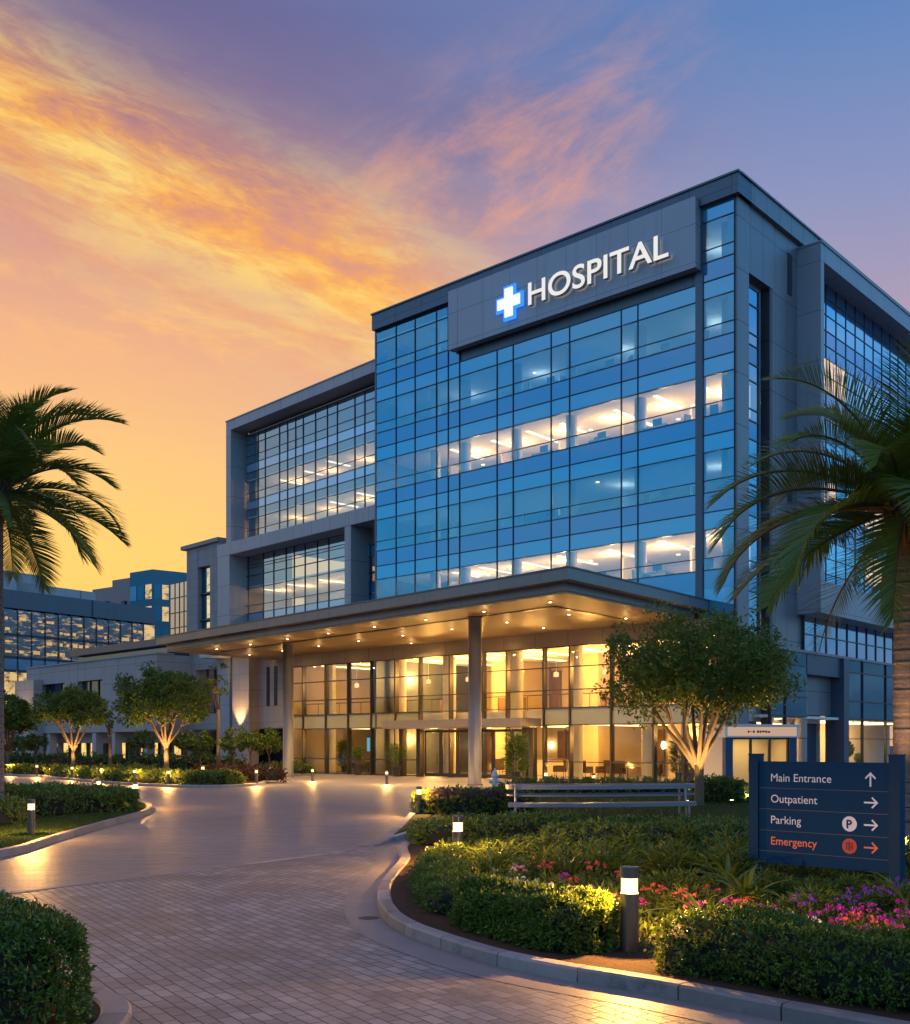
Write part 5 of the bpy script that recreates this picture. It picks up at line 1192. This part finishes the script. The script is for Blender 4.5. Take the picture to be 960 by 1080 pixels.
for k, (x, Y, h, lab) in enumerate([(38, 84, 3.0, 'small dark lollipop tree before the uplit corner pier'), (24, 86, 2.8, 'small dark lollipop tree nearest the left edge by the stone building'), (150, 80, 3.0, 'small dark lollipop tree left of the bigger round tree'),
        (196, 76, 3.0, 'small dark lollipop tree right of the bigger round tree trunk'), (211, 75, 2.8, 'small dark lollipop tree under the base windows of the wing'), (246, 73, 3.0, 'small dark lollipop tree left of the uplit pilaster'),
        (264, 71, 3.1, 'small dark lollipop tree right in front of the uplit pilaster'), (284, 72, 2.9, 'small dark lollipop tree between pilaster and left canopy column')]):
    p = Vector((ray(x) * Y, Y, 0)); tree('lollipop_tree', lab, 'tree', p, h * 0.48, (p.x, Y, h * 0.73), h * 0.33, h * 0.28, 34, 34, 0.24, 0.06, 5, 'clipped small trees along the stone walls', dleaf, 40 + k)
for x, Y, h, lab, pw in ((230, 74, 7.2, 'tall slender uplit tree trunk rising before the wing base', 300), (116, 78, 4.4, 'slim pale uplit trunk with thin crown between the left trees', 220)):
    p = Vector((ray(x) * Y, Y, 0)); tree('slender_tree', lab, 'tree', p, h * 0.62, (p.x, Y, h * 0.85), h * 0.12, h * 0.20, 14, 22, 0.22, 0.14, 3, None, None, 60 + x)
    uplight((p.x + 0.3, p.y - 1.0, 0.0), (p.x, Y, h * 0.7), 'small ground spotlight before the ' + ('tall slender trunk' if h > 5 else 'slim pale trunk'), pw, 60)
uplight((ray(789) * 35 , 35, 0.1), (ray(789) * 35 + 0.5, 36.2, 0.9), 'small lit ground spotlight on the lawn in front of the kiosk', 60, 140, 'ground spotlights on the lawn')

# ---- palms
trunkm = mat_plain('palm_trunk', (0.19, 0.135, 0.11), 0.85, 0, 0.5, 7, 0.9, 0.2, 18)
fibre = mat_plain('palm_fibre', (0.14, 0.075, 0.035), 0.9, 0, 0.4, 9, 0.6, 0.2, 30)
def palm(label, loc, hz, tr, nf, FL, seed, az_list=None, nleaf=92):
    rg = np.random.default_rng(seed); rd = random.Random(seed); loc = Vector(loc); t = thing('palm_tree', label, 'palm tree', tuple(loc), 'palms flanking the drive')
    prof = []; z = 0.0; k = 0
    while z < hz - 0.55:
        b = tr * (1.35 - 0.35 * min(1, z / 0.8)) * (1 - 0.10 * z / hz); b *= 1 + 0.015 * math.sin(k * 2.3); prof += [(b, z), (b * 1.02, z + 0.035), (b * 0.99, z + 0.05)]; z += 0.06 + 0.015 * math.sin(k * 1.7); k += 1
    mb = MB(); mb.lathe(prof, loc, 20); mb.build('trunk', trunkm, t, True)
    mb = MB(); top = loc + Vector((0, 0, hz))
    mb.lathe([(tr * 0.95, -0.75), (tr * 1.25, -0.35), (tr * 1.15, 0.05), (tr * 0.5, 0.35)], top, 16)
    for i in range(46):
        a = rd.uniform(0, 6.28); z = rd.uniform(-0.65, 0.2); p = top + Vector((math.cos(a) * tr * 1.1, math.sin(a) * tr * 1.1, z)); e = p + Vector((math.cos(a) * 0.16, math.sin(a) * 0.16, 0.38)); mb.tube([p, p.lerp(e, .5) + Vector((math.cos(a), math.sin(a), 0)) * 0.03, e], [0.05, 0.04, 0.012], 5)
    mb.build('crown_shaft', fibre, t)
    for i in range(nf):
        if az_list: a, e0_, Lf = az_list[i]
        else: a = i * 2.39996 + rd.uniform(-.2, .2); e0_ = R(84 - 112 * (i / nf) ** 1.05 + rd.uniform(-8, 8)); Lf = FL * rd.uniform(0.85, 1.08)
        d = Vector((math.cos(a), math.sin(a), 0)); pts = []; p = top + d * tr * 0.6 + Vector((0, 0, 0.05)); ang = e0_; N_ = 22
        for k in range(N_ + 1):
            pts.append(p.copy()); p = p + (d * math.cos(ang) + Vector((0, 0, math.sin(ang)))) * (Lf / N_); ang -= R(96) / N_ * (0.35 + 1.1 * k / N_) * (1.0 if e0_ > 0 else 0.55)
        fb_ = MB(); fb_.tube(pts, [0.032 * (1 - 0.85 * k / N_) + 0.003 for k in range(N_ + 1)], 5, 1)
        side = Vector((-d.y, d.x, 0))
        tw = rd.uniform(-0.35, 0.35)
        for k in range(nleaf):
            f_ = 0.13 + 0.87 * k / (nleaf - 1); x_ = f_ * N_ * 0.999; i0 = min(int(x_), N_ - 1); q = pts[i0].lerp(pts[i0 + 1], x_ - i0); tg = (pts[i0 + 1] - pts[i0]).normalized(); upv = side.cross(tg) * -1
            if upv.z < 0 and abs(tg.z) < 0.95: upv = -upv
            Ll = Lf * 0.285 * (math.sin(math.pi * min(1.0, 0.14 + f_ * 0.80)) ** 0.7 + 0.05) * rd.uniform(0.88, 1.08)
            for sgn in (-1, 1):
                v_ = rd.uniform(-0.1, 0.12)
                dr_ = (tg * (0.55 + 0.5 * f_ ** 2) + side * sgn * (0.95 - 0.45 * f_ ** 2) + upv * (0.30 + v_ + tw * sgn)).normalized()
                m1 = q + dr_ * Ll * 0.5; m2 = q + dr_ * Ll * 0.97 + Vector((0, 0, -0.10 * Ll - 0.01))
                m1 += Vector((0, 0, -0.02 * Ll))
                wv = tg * 0.0175 * (Lf / 3.4) + upv * 0.008 * sgn
                fb_.add([q - wv * 0.7, q + wv * 0.7, m1 + wv, m1 - wv, m2], [(0, 1, 2, 3), (3, 2, 4)])
        fb_.build('frond', [pleaf, fibre], t)
    return t
palm('tall palm at the right edge with ringed trunk, behind the direction sign', (ray(956) * 18.0, 18.0, 0.05), 5.85, 0.215, 42, 3.3, 3)
palm('tall palm at the left edge, only its fronds and a trunk edge in view', (ray(-6) * 28.0, 28.0, 0.1), 8.45, 0.24, 36, 3.75, 8)
lamp('SPOT', (ray(956) * 18.0 - 0.9, 16.2, 0.3), 1500, WARM, 0.06, (ray(956) * 18.0 - 0.3, 18.0, 6), 70)

# ---- lawn grass (uncountable)
grassm = mat_leaf('grass_blade', (0.03, 0.055, 0.012), (0.075, 0.12, 0.025), 0.6, 0.35, 0.2)
def grass(polys, n, h):
    mb = MB()
    for poly in polys:
        xs = [p[0] for p in poly]; ys = [p[1] for p in poly]; P = np.stack([rng.uniform(min(xs), max(xs), n * 2), rng.uniform(min(ys), max(ys), n * 2)], 1); ins = np.zeros(len(P), bool); m = len(poly)
        for i in range(m):
            a, b = poly[i], poly[(i + 1) % m]; c = ((a[1] > P[:, 1]) != (b[1] > P[:, 1])); xx = (b[0] - a[0]) * (P[:, 1] - a[1]) / (b[1] - a[1] + 1e-9) + a[0]; ins ^= c & (P[:, 0] < xx)
        P = P[ins][:n]; k = len(P)
        mb.leaves(np.column_stack([P, np.full(k, 0.098)]), rng.normal(size=(k, 3)) * 0.35 + np.array([0, 0, 1]), h * rng.uniform(0.6, 1.2, k), h * 0.22, rng)
    tag(mb.build('grass', grassm), 'short lawn grass on the islands', None, None, 'stuff')
li_in = offs(LI, 0.2, True); bi_in = offs(BI, 0.2, True)
grass([[p for p in li_in if p.x > -16 and p.y > 13 and p.y < 36], [(1.2, 25.6), (12, 26.2), (20, 26.2), (20, 38), (10.5, 40), (1.6, 40), (1.2, 32), (1.0, 27)]], 26000, 0.075)

# ---- flower bed
def petal_head(mb, c, r, n, size, rg, m=0):
    v = rg.normal(size=(n, 3)); v[:, 2] = np.abs(v[:, 2]) + 0.2; v /= np.linalg.norm(v, axis=1, keepdims=True)
    mb.leaves(np.array(c) + v * r, v * 0.6 + rg.normal(size=(n, 3)) * 0.5, size * rg.uniform(.7, 1.2, n), size * 0.75, rg, m, 0.1)
def flower_proto(name, label, cat, colr, group, seed, nh=6, tall=0.24, spread=0.17):
    rg = np.random.default_rng(seed); t = thing(name, label, cat, (0, 0, 0), group)
    n = 130; a = rg.uniform(0, 6.283, n); r = spread * 1.15 * rg.random(n) ** 0.6; z = tall * rg.uniform(0.05, 0.85, n) * (1 - 0.4 * (r / spread / 1.15) ** 2)
    P = np.stack([np.cos(a) * r, np.sin(a) * r, z], 1); mb = MB(); mb.leaves(P, np.stack([np.cos(a) * 0.8, np.sin(a) * 0.8, np.full(n, 0.45)], 1) + rg.normal(size=(n, 3)) * 0.35, 0.075 * rg.uniform(.7, 1.3, n), 0.032, rg)
    for k in range(nh):
        aa = 6.283 * k / nh + rg.uniform(-.4, .4); rr_ = spread * rg.uniform(0.15, 0.95); zz = tall * rg.uniform(0.85, 1.25); c = (math.cos(aa) * rr_, math.sin(aa) * rr_, zz); mb.tube([(c[0] * 0.5, c[1] * 0.5, 0.0), (c[0], c[1], zz - 0.005)], 0.004, 4)
        h = MB(); petal_head(h, c, 0.022, 16, 0.034, rg); h.build('flower', colr, t)
    mb.build('foliage', fleaf, t); return t
fc = lambda n, a, b: mat_leaf(n, a, b, 0.5, 0.3, 0.2)
FP = {
 'magenta': flower_proto('flowering_plant', 'magenta flowering plant in the front bed', 'flowering plant', fc('magenta_petal', (0.42, 0.02, 0.25), (0.72, 0.07, 0.48)), 'magenta flowering plants', 101, 7),
 'coral': flower_proto('flowering_plant', 'coral red flowering plant in the front bed', 'flowering plant', fc('coral_petal', (0.50, 0.06, 0.05), (0.75, 0.16, 0.12)), 'coral red flowering plants', 102, 6),
 'white': flower_proto('flowering_plant', 'white flowering plant in the front bed', 'flowering plant', fc('white_petal', (0.62, 0.58, 0.50), (0.82, 0.78, 0.72)), 'white flowering plants', 103, 5, 0.20),
 'violet': flower_proto('flowering_plant', 'violet flowering plant at the right side of the bed under the sign', 'flowering plant', fc('violet_petal', (0.14, 0.03, 0.30), (0.30, 0.09, 0.52)), 'violet flowering plants', 104, 6, 0.28),
 'pink': flower_proto('flowering_plant', 'soft pink flowering plant in the front bed', 'flowering plant', fc('pink_petal', (0.60, 0.20, 0.25), (0.80, 0.36, 0.38)), 'soft pink flowering plants', 105, 6)}
SPOTS = {
 'magenta': [(676, 958), (706, 952), (735, 962), (622, 946), (592, 930), (762, 958), (775, 963), (790, 985), (826, 983), (842, 995), (858, 972), (876, 966), (884, 981), (900, 975), (918, 968), (933, 980), (952, 958), (946, 990), (915, 992), (958, 975), (866, 990), (805, 970)],
 'coral': [(692, 950), (722, 960), (640, 952), (604, 936), (578, 924), (560, 915), (786, 968), (930, 995), (655, 930), (905, 985), (748, 950), (625, 925)],
 'white': [(556, 940), (570, 946), (530, 930), (820, 975), (848, 985), (866, 1003), (588, 950), (828, 996), (545, 934)],
 'violet': [(905, 957), (918, 950), (936, 955), (952, 945), (893, 962), (848, 966)],
 'pink': [(607, 945), (625, 955), (814, 990), (880, 1000), (905, 1003), (593, 958), (645, 960), (735, 970), (770, 978), (548, 926)]}
for k_, L_ in SPOTS.items():
    for x, y in L_: place(FP[k_], G(x, y + 10, 0.1), random.uniform(0, 6.28), random.uniform(0.65, 0.9) if k_ in ('magenta', 'violet') else random.uniform(0.75, 1.1))
def strap_proto(seed, label, group):
    rg = random.Random(seed); t = thing('strap_leaf_plant', label, 'plant', (0, 0, 0), group)
    for k in range(15):
        a = k * 2.4 + rg.uniform(-.3, .3); L_ = rg.uniform(0.38, 0.62); el_ = R(rg.uniform(50, 85)); p = Vector((0, 0, 0)); d = Vector((math.cos(a), math.sin(a), 0)); sd = Vector((-d.y, d.x, 0)); lf = MB(); N_ = 8; vs = []
        for i in range(N_ + 1):
            wd = 0.020 * math.sin(math.pi * (0.15 + 0.85 * i / N_)) + 0.001; vs += [p - sd * wd, p + Vector((0, 0, -0.006)), p + sd * wd]; p = p + (d * math.cos(el_) + Vector((0, 0, math.sin(el_)))) * (L_ / N_); el_ -= R(11)
        lf.add(vs, [(i * 3 + j, i * 3 + 3 + j, i * 3 + 4 + j, i * 3 + 1 + j) for i in range(N_) for j in (0, 1)]); lf.build('leaf', fleaf, t, True)
    return t
SP = strap_proto(5, '', None)
for x, y, s, lab in ((518, 928, 1.0, 'strap leaved plant just right of the bollard lamp in the bed'), (535, 912, 0.9, 'strap leaved plant further back right of the lamp in the bed'), (552, 906, 0.85, 'upright strap leaved plant at the left of the dark hedge'), (575, 912, 0.9, 'strap leaved plant before the gap of the two dark hedges'), (612, 918, 1.0, 'strap leaved plant in the middle of the bed before the dark hedge'),
        (642, 914, 0.9, 'strap leaved plant left above the large bollard lamp head'), (700, 925, 0.9, 'strap leaved plant right above the large bollard lamp head'), (735, 922, 1.0, 'strap leaved plant midway between large lamp and sign post'), (768, 945, 1.15, 'strap leaved plant nearest the left sign post among coral flowers'), (787, 960, 1.15, 'tall strap leaved plant in front of the left sign post'), (745, 985, 1.0, 'strap leaved plant behind the hedge right of the large lamp'), (955, 966, 1.0, 'strap leaved plant by the right sign post')):
    place(SP, G(x, y, 0.1), random.uniform(0, 6), s * 1.3, lab, 'strap leaved plants in the bed')
def bush_proto(seed):
    rg = np.random.default_rng(seed); t = thing('leafy_plant', '', 'plant', (0, 0, 0)); n = 420; a = rg.uniform(0, 6.283, n); r = 0.30 * rg.random(n) ** 0.55; z = 0.34 * rg.random(n) ** 0.7 * (1 - 0.5 * (r / 0.30) ** 2)
    mb = MB(); mb.leaves(np.stack([np.cos(a) * r, np.sin(a) * r, z], 1), np.stack([np.cos(a), np.sin(a), np.full(n, 0.5)], 1) * 0.8 + rg.normal(size=(n, 3)) * 0.4, 0.13 * rg.uniform(.6, 1.3, n), 0.030, rg); mb.build('foliage', fleaf, t)
    mb = MB()
    for k in range(9): an = k * 0.7; mb.tube([(0, 0, 0), (math.cos(an) * 0.1, math.sin(an) * 0.1, 0.16), (math.cos(an) * 0.2, math.sin(an) * 0.2, 0.27)], [0.008, 0.006, 0.003], 4)
    mb.build('stem', bark, t); return t
BP = bush_proto(9)
bk_ = []
for y, xs in ((905, (560, 590, 630, 660, 700, 730, 765)), (915, (520, 548, 600, 655, 690, 720, 755, 780, 830, 870, 910, 950)), (928, (530, 560, 590, 630, 645, 715, 745, 775, 810, 850, 880, 925)), (945, (535, 575, 615, 700, 730, 755, 800, 830, 865, 890, 925, 955)), (965, (560, 600, 640, 720, 750, 790, 830, 860, 900, 940))):
    for x in xs: bk_.append((x + random.uniform(-8, 8), y + random.uniform(-4, 4)))
for x, y in bk_:
    place(BP, G(x, y, 0.09), random.uniform(0, 6), random.uniform(0.7, 1.45) if y < 932 else random.uniform(0.6, 0.95), 'low leafy green filler plant among the flowers of the front bed', 'leafy filler plants of the front bed')
mb = MB(); n = 26000; P = np.stack([rng.uniform(-0.6, 9, n), rng.uniform(9.5, 23, n)], 1)
fin = np.array([[p.x, p.y] for p in offs(FI, 0.9, True)]); ins = np.zeros(n, bool); m_ = len(fin)
for i in range(m_):
    a, b = fin[i], fin[(i + 1) % m_]; c = ((a[1] > P[:, 1]) != (b[1] > P[:, 1])); ins ^= c & (P[:, 0] < (b[0] - a[0]) * (P[:, 1] - a[1]) / (b[1] - a[1] + 1e-9) + a[0])
P = P[ins]; k = len(P); mb.leaves(np.column_stack([P, rng.uniform(0.09, 0.2, k)]), rng.normal(size=(k, 3)) * 0.6 + np.array([0, 0, .5]), 0.09 * rng.uniform(.6, 1.3, k), 0.035, rng)
tag(mb.build('ground_cover', fleaf), 'low leafy ground cover of the front bed', None, None, 'stuff')

# ================================================================ small things and furniture
potm = mat_plain('dark_pot', (0.03, 0.028, 0.026), 0.45, 0.1)
def potted(seed, h, spread, kind, label, group='potted plants at the lobby'):
    rg = np.random.default_rng(seed); t = thing('potted_plant', label, 'potted plant', (0, 0, 0), group); mb = MB(); mb.lathe([(0.20, 0.0), (0.27, 0.55), (0.29, 0.56), (0.29, 0.60), (0.25, 0.60), (0.24, 0.54)], (0, 0, 0), 18); mb.build('pot', potm, t)
    mb = MB(); mb.tube([(0, 0, 0.5), (0.02, 0, h * 0.6)], 0.03, 6, 1); n = 700
    if kind == 'ball': v = rg.normal(size=(n, 3)); v /= np.linalg.norm(v, axis=1, keepdims=True); P = v * spread * rg.random((n, 1)) ** 0.4 * np.array([1, 1, 1.15]) + np.array([0, 0, h * 0.72]); D = v + rg.normal(size=(n, 3)) * 0.4; mb.leaves(P, D, 0.14, 0.06, rg)
    else: z = rg.uniform(0.5, h, n); a = rg.uniform(0, 6.28, n); r = spread * 0.25 * (1.2 - z / h); P = np.stack([np.cos(a) * r, np.sin(a) * r, z], 1); D = np.stack([np.cos(a), np.sin(a), 0.5 + z * 0], 1) + rg.normal(size=(n, 3)) * 0.3; mb.leaves(P, D, spread * rg.uniform(.5, 1.1, n), 0.05, rg)
    mb.build('foliage', [dleaf, bark], t); return t
pA = potted(1, 1.9, 0.34, 'ball', 'dark potted topiary against the lobby glass between the two canopy columns'); place(pA, PF.P(PF.u(388), 0.02, 0.9), 0, 1.05)
pB = potted(2, 2.1, 0.55, 'ball', 'broad dark potted shrub left of the entrance doors'); place(pB, PF.P(PF.u(430), 0.02, 1.0), 0, 1.0)
pC = potted(3, 2.6, 0.85, 'palm', 'tall spiky potted plant right of the entrance doors'); place(pC, G(544, 825, 0.0), 0, 0.95)
for x, o, lab in ((330, -3, 'dark potted plant inside the lobby at its left end'), (690, -2.6, 'dark potted plant inside the lobby behind the front tree trunk'), (706, -2.2, 'dark potted plant inside the lobby, farthest right')): place(pC, PF.P(PF.u(x), 0.0, o), 1, 0.85, lab)
for x, lab in ((914, 'small tree like potted plant in the lit room behind the sign, left one'), (926, 'low potted plant in the lit room behind the sign, right one')): place(pA, PP.P(PP.u(x), 0.25, -1.2), 0, 1.1 if x < 920 else 0.7, lab)
w = MB(); w.lathe([(0.30, 0), (0.34, 0.25), (0.30, 0.55), (0.16, 0.72), (0.02, 0.76)], G(285, 822), 18); w.lathe([(0.38, 0), (0.38, 0.1), (0.3, 0.12)], G(285, 822), 18); tag(w.build('marker_stone', mat_plain('white_stone', (0.6, 0.58, 0.55), 0.6), smooth=True), 'rounded white marker stone left of the left canopy column', 'marker stone')
hp = G(522, 850); hy = thing('hydrant', 'small pale hydrant standing by the purple flowered hedge', 'hydrant', tuple(hp)); hm = mat_plain('hydrant_paint', (0.5, 0.5, 0.52), 0.45)
w = MB(); w.lathe([(0.14, 0.0), (0.14, 0.05), (0.09, 0.07), (0.085, 0.95), (0.12, 0.97), (0.12, 1.02)], hp, 16); w.build('barrel', hm, hy)
w = MB(); w.lathe([(0.10, 1.02), (0.085, 1.12), (0.03, 1.18), (0.03, 1.24)], hp, 16); w.build('cap', hm, hy)
for s in (-1, 1): w = MB(); w.tube([hp + Vector((0, 0, 0.8)), hp + Vector((s * 0.19, 0, 0.8))], 0.055, 12); w.build('nozzle', hm, hy)

seatm = mat_plain('seat_fabric', (0.10, 0.065, 0.04), 0.8, 0, 0.15, 6); wood = mat_plain('table_wood', (0.15, 0.085, 0.045), 0.45, 0, 0.25, 5); grayf = mat_plain('office_grey', (0.05, 0.055, 0.065), 0.6)
ch = thing('lounge_chair', '', 'chair', (0, 0, 0))
w = MB(); w.box((0, 0, 0.40), (0.62, 0.60, 0.16)); w.build('seat', seatm, ch); w = MB(); w.box((0, 0.31, 0.68), (0.62, 0.12, 0.56)); w.build('backrest', seatm, ch)
for sx_ in (-1, 1): w = MB(); w.box((sx_ * 0.34, 0, 0.48), (0.06, 0.62, 0.34)); w.build('armrest', seatm, ch)
for sx_ in (-1, 1):
    for sy_ in (-1, 1): w = MB(); w.tube([(sx_ * 0.27, sy_ * 0.25, 0), (sx_ * 0.25, sy_ * 0.23, 0.33)], 0.018, 6); w.build('leg', darkm, ch)
fa = math.atan2(DL.y, DL.x)
for x, o, rz, lab in ((588, -2.6, 0, 'lounge chair inside the lobby glass right of the spiky plant'), (600, -3.6, 3, 'lounge chair facing away inside the lobby, near its middle'), (625, -2.4, 1, 'lounge chair inside the lobby left of the long table'), (664, -2.6, 2, 'lounge chair inside the lobby right of the long table'), (345, -3, 1, 'lounge chair inside the dark left end of the lobby'), (362, -2.6, 2, 'lounge chair inside the lobby behind the left column, second from left'), (707, -3.4, 1, 'lounge chair at the far right inside the lobby'), (548, -4.0, 2, 'lounge chair inside the lobby behind the spiky plant'), (470, -5.0, 1, 'lounge chair deep in the lobby behind the doors')):
    place(ch, PF.P(PF.u(x), 0, o), fa + rz, 1.15, lab, 'lounge chairs in the lobby')
tbp = thing('lobby_table', '', 'table', (0, 0, 0)); w = MB(); w.box((0, 0, 0.74), (1.9, 0.8, 0.05)); w.build('tabletop', wood, tbp)
for sx_ in (-1, 1):
    for sy_ in (-1, 1): w = MB(); w.box((sx_ * 0.85, sy_ * 0.33, 0.357), (0.06, 0.06, 0.714)); w.build('leg', wood, tbp)
for x, o, lab in ((645, -2.6, 'long wooden table inside the lobby right half'), (612, -5.0, 'wooden table deeper inside the lobby, mid right'), (352, -4.4, 'wooden table in the dark left end of the lobby')): place(tbp, PF.P(PF.u(x), 0, o), fa, 1, lab, 'tables in the lobby')
rdk = thing('reception_desk', 'pale reception desk deep inside the lobby behind the doors', 'desk', tuple(PF.P(PF.u(505), 0, -7.5)))
w = MB(); pd = PF.u(505); w.pbox(PF, pd - 2.6, pd + 2.6, 0, 1.05, -8.0, -7.4); w.build('counter', mat_plain('desk_front', (0.5, 0.42, 0.30), 0.5), rdk); w = MB(); w.pbox(PF, pd - 2.7, pd + 2.7, 1.05, 1.11, -8.1, -7.25); w.build('worktop', wood, rdk)
for x, lab in ((338, 'lit blue screen deep in the left end of the lobby, left one'), (350, 'lit blue screen deep in the left end of the lobby, right one')):
    u = PF.u(x); t = thing('display_screen', lab, 'screen', tuple(PF.P(u, 1.2, -5)), 'blue screens in the lobby'); w = MB(); w.pbox(PF, u - 0.6, u + 0.6, 1.5, 2.6, -5.06, -5.0); w.build('casing', darkm, t); w = MB(); w.pbox(PF, u - 0.56, u + 0.56, 1.54, 2.56, -5.0, -4.99); w.build('panel', mat_emit('screen_blue', (0.16, 0.55, 0.8), 0.9), t); w = MB(); w.pbox(PF, u - 0.04, u + 0.04, 0.0, 1.5, -5.05, -5.01); w.build('stand', darkm, t)
oc = thing('office_chair', '', 'chair', (0, 0, 0)); w = MB(); w.box((0, 0, 0.48), (0.5, 0.48, 0.09)); w.build('seat', grayf, oc); w = MB(); w.box((0, 0.25, 0.84), (0.46, 0.07, 0.56)); w.build('backrest', grayf, oc); w = MB(); w.tube([(0, 0, 0.08), (0, 0, 0.44)], 0.03, 8)
for k in range(5): w.tube([(0, 0, 0.09), (0.28 * math.cos(k * 1.256), 0.28 * math.sin(k * 1.256), 0.04)], 0.022, 6)
w.build('base', darkm, oc)
dk_ = thing('office_desk', '', 'desk', (0, 0, 0)); w = MB(); w.box((0, 0, 0.73), (1.5, 0.75, 0.04)); w.build('desktop', mat_plain('desk_top', (0.40, 0.36, 0.30), 0.5), dk_); w = MB(); w.box((0, 0.1, 1.02), (0.55, 0.04, 0.34)); w.box((0, 0.12, 0.80), (0.08, 0.05, 0.10)); w.build('monitor', grayf, dk_)
for sx_ in (-1, 1): w = MB(); w.box((sx_ * 0.7, 0, 0.355), (0.04, 0.7, 0.70)); w.build('leg', grayf, dk_)
FLN = {1: 'lit tower floor above the canopy', 2: 'dim floor between two lit floors', 3: 'upper lit floor of the tower', 4: 'dim floor under the sign panel'}
for j in (1, 2, 3, 4):
    zf = SILL[j - 1] - 0.35
    for k in range(5):
        u = (1.9, 3.2, 6.6, 9.8, 14.2)[k] + 0.45 * ((j * 7 + k * 3) % 5 - 2) * 0.6
        place(oc, PF.P(u, zf, -0.95 - 0.4 * (k % 2)), fa + k * 1.3, 1.0, 'dark office chair behind glass on the ' + FLN[j], 'office chairs on the ' + FLN[j])
    for k in range(3):
        u = (4.7, 8.3, 12.4)[k] + 0.5 * (j % 2)
        place(dk_, PF.P(u, zf, -1.1), fa, 1.0, 'desk with monitor at the window on the ' + FLN[j], 'office desks on the ' + FLN[j])
